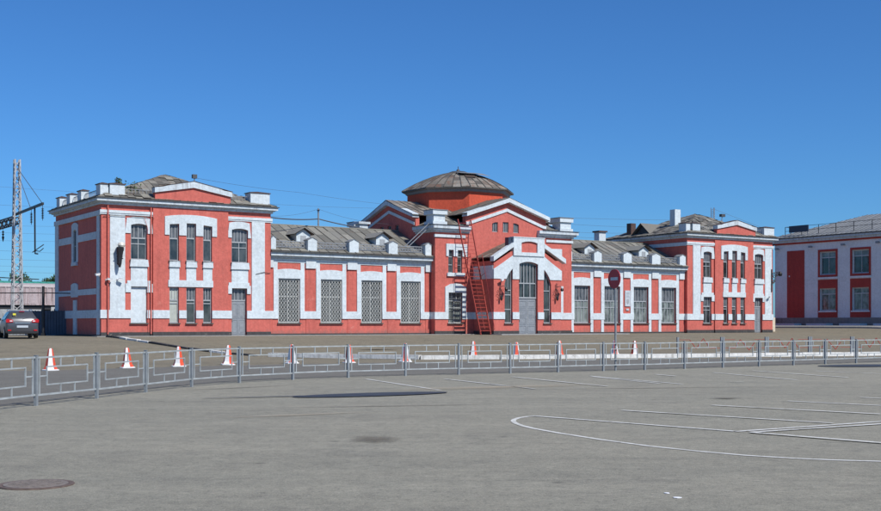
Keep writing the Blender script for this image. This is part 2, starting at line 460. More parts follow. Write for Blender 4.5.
# painted lines
def strip(mb, pts, w, z):
    pts = [Vector((a, b, 0)) for a, b in pts]; L = []
    for i, p in enumerate(pts):
        d = (pts[min(i + 1, len(pts) - 1)] - pts[max(i - 1, 0)]).normalized()
        nn = Vector((-d.y, d.x, 0)) * (w / 2); L.append((p + nn, p - nn))
    for i in range(len(L) - 1):
        mb.face([(*L[i][0].xy, z), (*L[i][1].xy, z), (*L[i + 1][1].xy, z), (*L[i + 1][0].xy, z)])
def ptline(name, pts, w, z):
    m_ = MB(); strip(m_, pts, w, z); o = m_.build(name, 'paint')
    if o.data.polygons[0].normal.z < 0: o.data.flip_normals()
    tag(o, kind='structure')
curve = [(1.72, 21.07), (1.58, 20.98), (1.4, 20.67), (1.29, 20.3), (1.25, 19.99), (1.26, 19.59), (1.33, 19.11), (1.51, 18.51), (1.83, 17.76), (2.31, 16.8), (2.87, 15.87), (3.41, 15.22), (3.88, 14.76), (4.36, 14.46), (4.84, 14.25), (5.36, 14.12), (6.28, 14.02), (9, 13.9)]
ptline('road_marking', curve, .09, .010)
for i, (a, b) in enumerate([((1.66, 21.10), (4.58, 18.04)), ((3.51, 22.4), (6.59, 19.49)), ((5.57, 23.77), (8.12, 21.42)), ((7.52, 25.15), (9.6, 23.2)),
             ((9.52, 26.34), (11.2, 24.6)), ((11.4, 27.6), (13.2, 25.9)), ((4.58, 18.0), (8.9, 20.7)), ((4.77, 17.84), (9.0, 20.3)), ((4.77, 17.80), (6.6, 15.75)),
             ((4.8, 37.21), (6.71, 32.17)), ((9.36, 39.81), (10.6, 34.51)), ((11.1, 41.25), (12.67, 36.04)), ((13.34, 41.25), (14.92, 38.73)), ((8.32, 33.3), (8.70, 33.26)),
             ((7.1, 38.3), (7.5, 37.0)), ((-2.25, 35.16), (-0.01, 29.23)), ((0.13, 35.16), (2.42, 29.79)), ((2.26, 36.48), (4.45, 30.97)), ((4.82, 36.82), (6.15, 32.52)), ((16.2, 42.6), (17.6, 38.6))]):
    ptline('road_marking', [a, b], .115, .014 + .0035 * (i % 3))
def patch(name, x, y, rx, ry, rz, mat, z=.0145):
    m_ = MB(); m_.face([(math.cos(2 * math.pi * k / 40) * 1.25, math.sin(2 * math.pi * k / 40) * 1.25, 0) for k in range(40)])
    o = m_.build(name, mat); o.location = (x, y, z); o.scale = (rx, ry, 1); o.rotation_euler = (0, 0, rz)
    if o.data.polygons[0].normal.z < 0: o.data.flip_normals()
    tag(o, kind='structure'); return o
patch('oil_stain', -.95, 16.8, .75, 1.1, .2, 'oil', .016)
patch('oil_stain', 6.4, 26.0, .8, .5, .2, 'oil', .026)
patch('oil_stain', -6.2, 38.6, 1.2, .8, .3, 'oil', .016)
patch('water_patch', -1.6, 27.35, 1.6, .48, .50, 'wet', .024)
patch('water_patch', 17.0, 46.3, 1.8, .9, .4, 'wet', .024)
patch('water_patch', -3.6, 26.6, 1.5, .07, .38, 'wet', .026)
patch('dust_trail', -2.6, 21.3, 3.2, .30, .49, 'dust', .015)
patch('dust_trail', 1.5, 30.6, 6.5, 1.3, .45, 'dust', .0175)
patch('oil_stain', -3.6, 66.2, 3.0, 1.2, .55, 'oil', terr(-3.6, 66.2) + .05)

for k_, (x_, y_, l_, a_) in enumerate([(-1.0, 23.6, 5.2, .22), (5.5, 30.2, 6.5, .18), (-5.2, 30.4, 4.2, .8)]):
    patch('tyre_mark', x_, y_, l_, .07 + .004 * y_, a_, 'oil', .0155 + .0006 * k_)
# manhole
mh = empty('manhole_cover', (-4.21, 12.07, .004), label='round rusty manhole cover set in the light asphalt at the front', cat='manhole cover')
MB().lathe([(.385, .0), (.385, .012), (.33, .014), (.33, .004), (.30, .004)], n=40).build('rim', 'rust', mh)
m_ = MB().lathe([(.325, 0), (.325, .016), (.30, .018), (.0, .018)], n=40)
for i in range(-5, 6):
    for j in range(-5, 6):
        if i * i + j * j < 27: m_.box(i * .05 - .017, i * .05 + .017, j * .05 - .017, j * .05 + .017, .018, .024)
m_.build('lid', 'lidgrey', mh)
for k, (x, y, s, l) in enumerate([(2.24, 11.47, .028, 'thin scrap of white paper lying flat on the asphalt'), (2.28, 11.17, .036, 'crumpled scrap of white paper nearest the camera on the asphalt')]):
    m_ = MB(); n_ = 7
    for i in range(n_):
        a = 2 * math.pi * i / n_
    m_.prism([(math.cos(2 * math.pi * i / 7) * s * random.uniform(.7, 1.3), math.sin(2 * math.pi * i / 7) * s * 1.2) for i in range(7)], (), 0, .004, mp=lambda u, d, w: (u, w, d))
    o = m_.build('paper_scrap', 'litter'); o.location = (x, y, .007); tag(o, l, 'litter')

# ------------------------------------------------------------------ STATION
FZ = .88
ANG = math.atan2(.553, .833)
ST = empty('station_building', (-21.5, 73.5, FZ), ANG, label='long red and white brick railway station with two end towers and a low central dome', cat='station building')
def B(mb, name, mats, parent=ST, **k):
    if name in SPLIT:
        for c in components(mb): o = c.build(name, mats, parent, **k)
        return o
    return mb.build(name, mats, parent, **k)

def window(x0, x1, z0, z1, y, mull=(), trans=(), top=None, topm=(), rise=0, glass='glass', frame='frame', grille=None, sill=True, dep=.2, ft=.07, parent=ST, mp=None, topglass='glasst'):
    """mull: rel. x of mullions below `top`; topm above; trans: rel. z of transoms"""
    w = x1 - x0; h = z1 - z0; f = MB(); yy0 = y + dep - .06; yy1 = y + dep
    P = lambda a, b, c, d, e0=yy0, e1=yy1: f.prism(rect(a, b, c, d), (), e0, e1, mp=mp)
    P(x0, x0 + ft, z0, z1); P(x1 - ft, x1, z0, z1)
    P(x0 + ft, x1 - ft, z0, z0 + ft); P(x0 + ft, x1 - ft, z1 - ft - rise * .6, z1)
    zt = z0 + h * (top if top else 1)
    for t in trans: P(x0 + ft, x1 - ft, z0 + h * t - .03, z0 + h * t + .03, yy0 - .005)
    if top: P(x0 + ft, x1 - ft, zt - .045, zt + .045, yy0 - .012)
    for m in mull: P(x0 + w * m - .025, x0 + w * m + .025, z0 + ft, zt - (.045 if top else ft), yy0 + .006)
    for m in topm: P(x0 + w * m - .022, x0 + w * m + .022, zt + .045, z1 - ft, yy0 + .006)
    fr = f.build('window', frame, parent)
    p = MB()
    p.prism(rect(x0 + .01, x1 - .01, z0 + .01, zt), (), yy1 - .02, yy1 + .02, mp=mp)
    p.build('pane', glass, fr)
    if top:
        p = MB(); p.prism(rect(x0 + .01, x1 - .01, zt, z1 - .01), (), yy1 - .02, yy1 + .02, mp=mp); p.build('pane', topglass, fr)
    if grille:
        g = MB(); gy = y + .06; nx = grille; cw = (w - .1) / nx; ch = cw * 1.35; rows = round((h - .1) / ch); ch = (h - .1) / rows
        G = lambda a, b, wd=.022: g.bar((a[0], gy, a[1]), (b[0], gy, b[1]), wd, wd)
        X = lambda i: x0 + .05 + i * cw
        Z = lambda j: z0 + .05 + j * ch
        for i in range(nx + 1): pass
        for j in range(rows):
            for i in range(nx):
                cx, cz = X(i) + cw / 2, Z(j) + ch / 2
                # pointed oval between neighbours
                G((cx, Z(j)), (X(i) + .02, cz)); G((X(i) + .02, cz), (cx, Z(j + 1))); G((cx, Z(j)), (X(i + 1) - .02, cz)); G((X(i + 1) - .02, cz), (cx, Z(j + 1)))
        for i in range(1, nx): G((X(i), Z(0)), (X(i), Z(rows)), .016)
        for a, b in (((X(0), Z(0)), (X(nx), Z(0))), ((X(0), Z(rows)), (X(nx), Z(rows))), ((X(0), Z(0)), (X(0), Z(rows))), ((X(nx), Z(0)), (X(nx), Z(rows)))): G(a, b, .045)
        g.build('grille', 'grille', fr)
    if sill:
        s_ = MB(); s_.prism(rect(x0 - .07, x1 + .07, z0 - .07, z0 + .003), (), y - .13, y + .1, mp=mp); s_.build('sill', 'seam', fr)
    return fr
def door(x0, x1, z1, zt, y, dep=.22, panels=2, trb=3, leafs=1, rise=0):
    d = MB(); yy = y + dep
    d.box(x0, x1, yy, yy + .06, 0.02, zt)
    for k in range(leafs):
        a = x0 + (x1 - x0) * k / leafs; b = x0 + (x1 - x0) * (k + 1) / leafs
        for p in range(panels):
            za = .12 + (zt - .2) * p / panels; zb = .12 + (zt - .2) * (p + 1) / panels - .08
            for q in range(2 if leafs == 1 and (x1 - x0) > .9 else 1):
                nq = 2 if leafs == 1 and (x1 - x0) > .9 else 1
                aa = a + .05 + (b - a - .05) * q / nq; bb = a + (b - a - .05) * (q + 1) / nq
                d.prism(rect(aa, bb, za, zb), [rect(aa + .05, bb - .05, za + .05, zb - .05)], yy - .02, yy + .003)
                d.box(aa + .11, bb - .11, yy - .014, yy + .002, za + .11, zb - .11)
    dr = B(d, 'door', 'door')
    h = MB().box(x0 + (x1 - x0) * .10, x0 + (x1 - x0) * .10 + .05, yy - .07, yy - .018, 1.0, 1.16); h.build('handle', 'steel', dr)
    if zt < z1:
        f = MB(); f.box(x0, x1, yy - .03, yy + .05, zt, zt + .09); f.box(x0, x0 + .06, yy - .02, yy + .05, zt + .09, z1); f.box(x1 - .06, x1, yy - .02, yy + .05, zt + .09, z1)
        f.box(x0 + .06, x1 - .06, yy - .02, yy + .05, z1 - .06 - rise, z1)
        for k in range(1, trb + 1):
            xx = x0 + (x1 - x0) * k / (trb + 1); f.box(xx - .025, xx + .025, yy - .015, yy + .045, zt + .09, z1 - .06)
        tr = f.build('transom_frame', 'frame', dr)
        MB().box(x0 + .02, x1 - .02, yy + .02, yy + .04, zt + .02, z1 - .01).build('pane', 'glasst', dr)
    return dr
def seg(x0, x1, gaps):
    out = []; a = x0
    for g0, g1 in sorted(gaps):
        if g0 > a: out.append((a, g0))
        a = max(a, g1)
    if a < x1: out.append((a, x1))
    return out
def ped(x0, x1, y0, y1, z0, z1, cap='cap', gable=False, name='parapet_post'):
    m_ = MB()
    if gable:
        mid = (x0 + x1) / 2
        m_.prism([(x0, z0), (x1, z0), (x1, z1 - .2), (mid, z1 - .04), (x0, z1 - .2)], (), y0, y1)
    else: m_.box(x0, x1, y0, y1, z0, z1 - .08)
    o = B(m_, name, 'white')
    c = MB()
    if gable:
        c.bar((x0 - .05, (y0 + y1) / 2, z1 - .21), (mid, (y0 + y1) / 2, z1 - .02), y1 - y0 + .08, .03)
        c.bar((mid, (y0 + y1) / 2, z1 - .02), (x1 + .05, (y0 + y1) / 2, z1 - .21), y1 - y0 + .08, .03)
        c.build('cap', 'greycor', o)
    else:
        a, b = (x0 + x1) / 2, (y0 + y1) / 2
        k = len(c.v)
        c.box(x0 - .06, x1 + .06, y0 - .06, y1 + .06, z1 - .08, z1 - .03)
        c.v += [(x0 - .05, y0 - .05, z1 - .03), (x1 + .05, y0 - .05, z1 - .03), (x1 + .05, y1 + .05, z1 - .03), (x0 - .05, y1 + .05, z1 - .03), (a, b, z1 + .08)]
        for f in ((8, 9, 12), (9, 10, 12), (10, 11, 12), (11, 8, 12)): c.f.append(tuple(k + i for i in f)); c.mi.append(0)
        c.build('cap', cap, o)
    return o
def slab(mb, x0, x1, y0, y1, z0, z1): mb.box(x0, x1, y0, y1, z0, z1)
def cornice(x0, x1, y0, y1, z0, name='cornice'):
    m_ = MB()
    m_.box(x0 - .12, x1 + .12, y0 - .12, y1 + .12, z0, z0 + .13)
    m_.box(x0 - .24, x1 + .24, y0 - .24, y1 + .24, z0 + .13, z0 + .20)
    m_.box(x0 - .38, x1 + .38, y0 - .38, y1 + .38, z0 + .20, z0 + .38)
    c = B(m_, name, 'whitec')
    e = MB().box(x0 - .46, x1 + .46, y0 - .46, y1 + .46, z0 + .38, z0 + .43)
    e.build('gutter', 'eave', c)
    return c
def hood(xc0, xc1, z0, z1, leg, wx0, wx1, wz1, y, rise=.1, pr=.06, flare=.12, name='window_surround'):
    """inverted U of white plaster round the head of an opening"""
    m_ = MB()
    out = [(xc0, z0), (wx0, z0)]
    n = 6
    for i in range(n + 1):
        t = i / n; out.append((wx0 + (wx1 - wx0) * t, wz1 - rise * (2 * t - 1) ** 2))
    out += [(wx1, z0), (xc1, z0), (xc1 - flare, z1 - rise)]
    for i in range(1, n):
        t = i / n; out.append((xc1 - flare - (xc1 - xc0 - 2 * flare) * t, z1 - rise * (2 * t - 1) ** 2))
    out += [(xc0 + flare, z1 - rise)]
    m_.prism(out, (), y - pr, y + .05)
    return B(m_, name, 'white')

H = 8.40   # wall height to the cornice
def tower(o, k, left):
    X = lambda u: o + u * k
    W = X(11.75) if left else X(11.45)
    x0 = X(0) if left else X(-.16)
    D = 10.4
    a0, a1 = X(3.35), X(8.57); ya = -.12
    # openings
    up = [(X(1.91), X(2.98)), (X(8.86), X(10.04))]
    tr = [(X(4.45), X(5.10)), (X(5.61), X(6.27)), (X(6.78), X(7.40))]
    dr = (X(8.86), X(9.97))
    U0, U1, L0, L1 = 4.95, 7.27, .86, 3.22
    wl = MB()
    wl.prism(rect(x0, a0, 0, H + .02), [arch(*up[0], U0, U1, .10), rect(*up[0], L0, L1)], 0, .35)
    wl.prism(rect(a1, W, 0, H + .02), [arch(*up[1], U0, U1, .10)] , 0, .35) if False else None
    wl.prism([(a1, 0), (dr[0], 0), (dr[0], L1), (dr[1], L1), (dr[1], 0), (W, 0), (W, H + .02), (a1, H + .02)], [arch(*up[1], U0, U1, .10)], 0, .35)
    hs = []
    for i, t in enumerate(tr):
        hs.append(arch(*t, U0, [7.38, 7.46, 7.34][i], .05)); hs.append(rect(*t, L0, L1))
    wl.prism(rect(a0, a1, 0, H + .01), hs, ya, .35)
    B(wl, 'front_wall', 'red')
    sw = MB()
    for xx, sgn in ((x0, 1), (W, -1)):
        mp = (lambda xx, sgn: (lambda u, d, w: (xx + sgn * d, u, w)))(xx, sgn)
        holes = [arch(5.22, 5.95, 4.95, 7.15, .12)] if (left and sgn == 1) else []
        sw.prism(rect(.35, D - .3, 0, H + .02), holes, 0, .3, mp=mp)
    B(sw, 'side_wall', 'red')
    B(MB().box(x0, W, D - .3, D, 0, H + .02), 'rear_wall', 'red')
    # dark tarred base
    bs = MB()
    for a, b in seg(x0, a0, []): bs.box(a - .02, b, -.025, .1, 0, .27)
    bs.box(a0 - .01, a1 + .01, ya - .025, .1, 0, .28)
    bs.box(a1 + .012, dr[0], -.027, .1, 0, .27); bs.box(dr[1], W + .02, -.027, .1, 0, .27)
    bs.box(x0 - .022, x0 + .1, .1, D, 0, .11); bs.box(W - .1, W + .022, .1, D, 0, .11)
    B(bs, 'base_course', 'base')
    # string bands
    bd = MB()
    gaps = [up[0]]
    for a, b in seg(x0 - .07, a0, [up[0]]): bd.box(a, b, -.07, .05, 1.17, 1.70)
    for a, b in seg(a0, a1, tr): bd.box(a, b, ya - .06, ya + .05, 1.17, 1.70)
    for a, b in seg(a1 + .002, W + .07, [dr]): bd.box(a, b, -.07, .05, 1.17, 1.70)
    bd.box(x0 - .072, x0 + .05, .05, D + .07, 1.172, 1.70); bd.box(W - .05, W + .072, .05, D + .07, 1.172, 1.70)
    B(bd, 'string_band', 'white')
    ub = MB()
    for a, b in ((x0 - .10, a0 - .003), (a1 + .003, W + .10)):
        ub.box(a, b, -.10, .05, 7.88, 8.06); ub.box(a, b, -.06, .05, 7.78, 7.88)
    ub.box(x0 - .102, x0 + .05, .052, D + .10, 7.72, 8.03); ub.box(W - .05, W + .102, .052, D + .10, 7.78, 8.06)
    B(ub, 'upper_moulding', 'white')
    # pilasters
    for a, b in ((X(.55), X(1.53)), (X(10.32), X(11.29))):
        B(MB().box(a, b, -.05, .05, 1.70, 7.78), 'pilaster', 'white')
    # thin vertical strip edges of the central bay
    # window surrounds and aprons
    hood(X(1.52), X(3.37), 6.64, 7.72, .3, X(1.91), X(2.98), U1, 0)
    hood(X(8.55), X(10.27), 6.64, 7.74, .3, X(8.86), X(10.04), U1, 0)
    for (a, b), ff, yy in ((up[0], 0, 0), (up[1], 0, 0)):
        m_ = MB(); m_.box(a - .01, b + .01, yy - .04, yy + .05, 3.57, 4.55)
        m_.prism([(a - .09, 4.50), (b + .09, 4.50), (b + .03, 4.95), (a - .03, 4.95)], (), yy - .14, yy + .1); B(m_, 'window_apron', 'white')
    for a, b in tr:
        m_ = MB(); m_.box(a - .01, b + .01, ya - .04, ya + .05, 3.68, 4.56)
        m_.prism([(a - .06, 4.53), (b + .06, 4.53), (b + .02, 4.95), (a - .02, 4.95)], (), ya - .13, ya + .1); B(m_, 'window_apron', 'white')
    # triple surround
    m_ = MB()
    xs_ = [X(4.13), tr[0][0], tr[0][1], tr[1][0], tr[1][1], tr[2][0], tr[2][1], X(7.74)]
    out = [(xs_[0], 6.63), (xs_[1], 6.63), (xs_[1], 7.33), (xs_[2], 7.38), (xs_[2], 6.63), (xs_[3], 6.63), (xs_[3], 7.44), (xs_[4], 7.44), (xs_[4], 6.63),
           (xs_[5], 6.63), (xs_[5], 7.36), (xs_[6], 7.30), (xs_[6], 6.63), (xs_[7], 6.63)]
    for i in range(9):
        t = i / 8; out.append((xs_[7] + (xs_[0] - xs_[7]) * t, 8.00 - .16 * (2 * t - 1) ** 2))
    m_.prism(out, (), ya - .06, ya + .05); B(m_, 'window_surround', 'white')
    m_ = MB().box(X(4.36), X(7.47), ya - .06, ya + .05, L1 + .02, 3.68); B(m_, 'window_surround', 'white')
    # lower surrounds of the side bays
    for (a, b), (c, d) in ((up[0], (X(1.56), X(3.34))), (dr, (X(8.53), X(10.24)))):
        m_ = MB().prism([(c, 2.84), (a, 2.84), (a, L1), (b, L1), (b, 2.84), (d, 2.84), (d, 3.40), (d - .1, 3.40), (d - .1, 3.60), (c + .1, 3.60), (c + .1, 3.40), (c, 3.40)], (), -.07, .05)
        B(m_, 'window_surround', 'white')
    # glazing
    window(*up[0], U0, U1, 0, (.5,), (.44,), .60, (.25, .5, .75), .05)
    window(*up[1], U0, U1, 0, (.5,), (.44,), .60, (.2, .4, .6, .8), .05)
    for i, t in enumerate(tr):
        window(*t, U0, [7.38, 7.46, 7.34][i], ya, (), (), .60, (.33, .66), .03, dep=.2)
        window(*t, L0, L1, ya, (), (.55,), .64, (.33, .66), 0, dep=.2, glass=('milky' if (i == 0 and left) else 'glass'), topglass=('milky' if (i == 0 and left) else 'glasst'))
    if left:
        m_ = MB().box(up[0][0] + .02, up[0][1] - .02, .10, .30, L0 + .01, L1 - .01); b_ = B(m_, 'bricked_up_window', 'white')
        MB().box(up[0][0] - .08, up[0][1] + .08, -.12, .1, L0 - .07, L0 + .003).build('sill', 'seam', b_)
    else:
        window(*up[0], L0, L1, 0, (.5,), (.5,), .64, (.33, .66), 0)
    door(*dr, L1, 2.35, 0)
    # cornice, parapet, gable
    cornice(x0, W, 0, D, H)
    zc = H + .43
    pe = MB()
    gx0, gx1, gm = X(3.42), X(8.66), X(6.03)
    pe.prism([(gx0, zc), (gx1, zc), (gx1, 9.38), (gm, 9.80), (gx0, 9.38)], (), -.30, .1)
    g_ = B(pe, 'pediment', 'red')
    cp = MB(); cp.prism([(gx0 - .06, 9.32), (gx0 - .06, 9.66), (gx0 + .5, 9.72)] + [(gx0 + (gx1 - gx0) * t / 10, 9.68 + .52 * (1 - abs(2 * t / 10 - 1)) ** .95) for t in range(2, 9)] + [(gx1 - .5, 9.72), (gx1 + .08, 9.66), (gx1 + .08, 9.32), (gm, 9.78)], (), -.42, .16)
    cp.build('coping', 'whitec', g_)
    MB().prism([(gx0 - .1, 9.665), (gx0 - .1, 9.69), (gm, 10.235), (gx1 + .12, 9.69), (gx1 + .12, 9.665), (gm, 10.205)], (), -.45, .2).build('flashing', 'cap', g_)
    ped(X(.56), X(1.53), .0, .9, zc, 9.80); ped(X(10.25), X(11.68), 0., .9, zc, 9.84)
    ped(x0 - .02, x0 + .5, .12, 1.0, zc, 9.78)
    for yy in ((4.3, 6.9, 9.4) if left else ()): ped(x0, x0 + .5, yy, yy + .8, zc, 9.74)
    # parapet rails
    for (pa, pb) in (((X(8.8), .3), (X(10.2), .3)), ((X(1.6), .3), (X(3.3), .3))):
        m_ = MB()
        for zz in (9.15, 9.5): m_.bar((pa[0], pa[1], zz), (pb[0], pb[1], zz), .035)
        kk = int((pb[0] - pa[0]) / .22)
        for i in range(kk + 1): xx = pa[0] + (pb[0] - pa[0]) * i / kk; m_.bar((xx, .3, zc), (xx, .3, 9.5), .025)
        B(m_, 'parapet_railing', 'steel')
    for ya_, yb_ in (((1.05, 4.25), (5.15, 6.85), (7.75, 9.35)) if left else ()):
        m_ = MB()
        for zz in (9.1, 9.45): m_.bar((x0 + .25, ya_, zz), (x0 + .25, yb_, zz), .04)
        kk = int((yb_ - ya_) / .22)
        for i in range(kk): yy = ya_ + (yb_ - ya_) * (i + .5) / kk; m_.bar((x0 + .25, yy, zc), (x0 + .25, yy, 9.45), .03)
        B(m_, 'parapet_railing', 'steel')
    # hip roof
    rf = MB(); zr = zc + .02; ap = (X(5.9), 4.7, 11.15); q = .35
    c = [(x0 - q, -q, zr), (W + q, -q, zr), (W + q, D + q, zr), (x0 - q, D + q, zr)]
    for i in range(4): roof_face(rf, [c[i], c[(i + 1) % 4], ap], .5, .62, .07, .03)
    r_ = B(rf, 'roof', ['roof2', 'seam'])
    return X, x0, W, D, r_

X, xa, xb, D, r1 = tower(0, 1.0, True)
# left flank detail (shaded side)
mpL = lambda u, d, w: (0 + d, u, w)
m_ = MB()
for a, b in seg(.9, 9.5, [(5.0, 6.4)]): m_.prism(rect(a, b, 6.25, 6.72), (), -.05, .05, mp=mpL)
m_.prism(rect(.95, 9.6, 2.70, 3.08), [], -.045, .05, mp=mpL)
B(m_, 'side_band', 'white')
m_ = MB().prism(arch(4.95, 6.35, 4.95, 7.62, .15), [arch(5.22, 5.95, 4.93 + .04, 7.15, .12)], -.06, .03, mp=mpL)
m_.prism([(5.0, 4.72), (6.15, 4.72), (6.05, 4.95), (5.1, 4.95)], (), -.16, .02, mp=mpL); B(m_, 'window_surround', 'white')
window(5.22, 5.95, 4.97, 7.12, 0, (.5,), (.5,), None, (), 0, sill=False, mp=mpL, dep=.07)
m_ = MB().prism(arch(4.95, 6.45, 2.6, 3.55, .12), [], -.07, .03, mp=mpL); m_.prism(rect(5.2, 5.9, .1, 2.4), (), -.085, .03, mp=mpL); B(m_, 'blind_window', 'white')
B(MB().prism(rect(.25, .82, .1, 7.72), (), -.05, .05, mp=mpL).prism(rect(9.6, 10.42, .1, 7.72), (), -.055, .05, mp=mpL), 'pilaster', 'white')
for xx, lab in ((.40, 1), (3.22, 1)):
    m_ = MB().tube([(xx, -.10, .15), (xx, -.10, 8.35)], .05, 8); B(m_, 'downpipe', 'red_low')

m_ = MB().tube([(.1, -.04, 7.6), (.5, -.12, 7.72), (3.2, -.12, 7.70), (3.4, -.2, 7.66)], .018, 5); B(m_, 'cable', 'carblack')
m_ = MB().tube([(10.6, -.08, 4.2), (11.2, -.09, 4.35), (11.7, -.05, 4.3)], .018, 5); B(m_, 'cable', 'carblack')
m_ = MB().tube([(2.75, -.15, 7.7), (3.0, -.1, 7.0), (3.05, -.1, .3)], .015, 5); B(m_, 'cable', 'red_low')
X2, xa2, xb2, D2, r2 = tower(52.05, .96, False)
m_ = MB().box(54.0, 54.72, 3.6, 4.25, 9.6, 11.32); ch = B(m_, 'chimney', 'white')
# broken dormer on the right tower roof
m_ = MB()
dz = 9.12
m_.prism([(-.95, 0), (.95, 0), (0, .95)], (), 0, .04, m=1, mp=lambda u, d, w: (52.35 + d, 6.1 + u * 1.15, dz + w))  # black sheet paints the shade inside the broken opening
m_.face([(52.05, 4.85, dz - .05), (54.6, 5.2, dz + .75), (54.6, 6.1, dz + 1.0), (52.05, 6.1, dz + 1.02)], 0)
m_.face([(52.05, 7.35, dz - .05), (54.6, 7.0, dz + .75), (54.6, 6.1, dz + 1.0), (52.05, 6.1, dz + 1.02)], 0)
m_.face([(52.07, 4.83, dz - .09), (54.6, 5.18, dz + .71), (54.6, 6.1, dz + .96), (52.07, 6.1, dz + .98)], 2)
B(m_, 'dormer', ['roof2', 'black', 'cap'])
m_ = MB().box(52.3, 52.9, 7.6, 8.2, 9.0, 10.25); B(m_, 'chimney', 'cap')

# ---- wings
def wing(x0, x1, wins, caps, right):
    D = 10.2; Hw = 5.40
    hs = [rect(a, b, .87, 3.98) for a, b in wins]
    y = .32
    B(MB().prism(rect(x0, x1, 0, Hw), hs, y, y + .35), 'front_wall', 'red')
    B(MB().box(x0, x1, D - .3, D, 0, Hw), 'rear_wall', 'red')
    B(MB().box(x0, x1, y - .025, y + .1, 0, .13), 'base_course', 'base')
    m_ = MB()
    for a, b in seg(x0, x1, wins): m_.box(a, b, y - .085, y + .05, 1.17, 1.70)
    B(m_, 'string_band', 'white')
    B(MB().box(x0, x1, y - .05, y + .05, 5.10, Hw - .01), 'frieze', 'white')
    for a, b in wins:
        c, d = a - .36, b + .34
        m_ = MB()
        zb = .13 if right else 1.70
        m_.prism([(c, 1.70), (a, 1.70), (a, 3.98), (b, 3.98), (b, 1.70), (d, 1.70), (d, 4.52)] + [(d + (c - d) * t / 8, 4.66 - .14 * (2 * t / 8 - 1) ** 2) for t in range(1, 8)] + [(c, 4.52)], (), y - .06, y + .05)
        m_.box(c, c + .30, y - .045, y + .05, 4.5, 5.12); m_.box(d - .30, d, y - .045, y + .05, 4.5, 5.12)
        if right:
            m_.box(c, c + .30, y - .06, y + .05, .13, 1.17); m_.box(d - .30, d, y - .06, y + .05, .13, 1.17)
        B(m_, 'window_surround', 'white')
        if right:
            window(a, b, .87, 3.98, y, (.30, .5, .70), (.42,), .60, (.2, .4, .6, .8), 0, glass='glassc', frame='frame', ft=.10, dep=.22)
        else:
            window(a, b, .87, 3.98, y, (.5,), (.6,), None, (), 0, glass='glass', frame='framew', grille=7, dep=.22)
    for a, b in caps:
        m_ = MB().box(a, b, y - .13, y + .05, 4.72, Hw - .02)
        B(m_, 'capital', 'white')
        c, d = a + .04, b - .04
        B(MB().box(c, d, y - .03, y + .05, .13, 1.17).box(c, d, y - .03, y + .05, 1.70, 4.72), 'pilaster', 'red_low')
    # cornice
    m_ = MB(); m_.box(x0, x1, y - .18, y + .3, Hw, Hw + .12); m_.box(x0, x1, y - .42, y + .3, Hw + .14, Hw + .38)
    m_.box(x0, x1, y - .14, y + .3, Hw + .12, Hw + .14)
    c_ = B(m_, 'cornice', 'whitec')
    MB().box(x0, x1, y - .16, y + .25, Hw + .06, Hw + .10).box(x0, x1, y - .55, y + .28, Hw + .38, Hw + .44).build('gutter', 'eave', c_)
    # roof
    rf = MB(); z0 = Hw + .46; rz = 8.15; ry = 5.1
    roof_face(rf, [(x0, y - .5, z0), (x1, y - .5, z0), (x1, ry, rz), (x0, ry, rz)], .74, 1.9, .03)
    roof_face(rf, [(x1, D + .3, z0), (x0, D + .3, z0), (x0, ry, rz), (x1, ry, rz)], .74, 1.9, .03)
    B(rf, 'roof', ['roof', 'seam'])
    B(MB().bar((x0, ry, rz + .02), (x1, ry, rz + .02), .3, .07), 'ridge_cap', 'roof')
    slope = (rz - z0) / (ry - y + .5)
    zr = lambda yy: z0 + slope * (yy - y + .5)
    return zr
LW = [(12.46, 14.15), (15.77, 17.49), (19.09, 20.85), (22.45, 24.19)]
zr = wing(11.75, 25.1, LW, [(11.66, 12.06), (14.58, 15.37), (17.92, 18.71), (21.27, 22.02), (24.62, 25.1)], False)
RW = [(39.2, 40.91), (42.48, 44.23), (45.79, 47.51), (49.07, 50.82)]
wing(38.4, 51.89, RW, [(38.4, 38.80), (41.30, 42.10), (44.62, 45.40), (47.9, 48.68), (51.2, 51.78)], True)
def wposts(spots, ends):
    zt0 = zr(.15)
    for a, b in spots: ped(a, b, .0, .65, zt0 - .15, 6.93, gable=True)
    pts = sorted([ends[0]] + [s[0] for s in spots] + [s[1] for s in spots] + [ends[1]])
    for i in range(0, len(pts) - 1, 2):
        a, b = pts[i], pts[i + 1]
        if b - a < .3: continue
        m_ = MB(); yy = .33; z0_, z1_ = zr(.33) + .02, 6.58
        m_.bar((a, yy, z1_), (b, yy, z1_), .07, .06); m_.bar((a, yy, z0_ + .08), (b, yy, z0_ + .08), .05, .05); m_.bar((a, yy, z1_ - .17), (b, yy, z1_ - .17), .05, .04)
        n = max(2, int((b - a) / .24)); st = (b - a) / n
        for k in range(n):
            p = a + k * st
            m_.bar((p, yy, z0_ + .08), (p + st, yy, z1_ - .17), .035); m_.bar((p + st, yy, z0_ + .08), (p, yy, z1_ - .17), .035)
            m_.bar((p + st / 2, yy, z1_ - .17), (p + st / 2, yy, z1_), .03)
        B(m_, 'parapet_railing', 'steel')
wposts([(11.78, 12.15), (14.62, 15.33), (17.95, 18.71), (21.25, 22.02), (24.45, 24.98)], (11.76, 25.0))
wposts([(38.45, 38.75), (41.12, 41.94), (44.38, 45.32), (47.68, 48.66), (51.0, 51.72)], (38.42, 51.85))
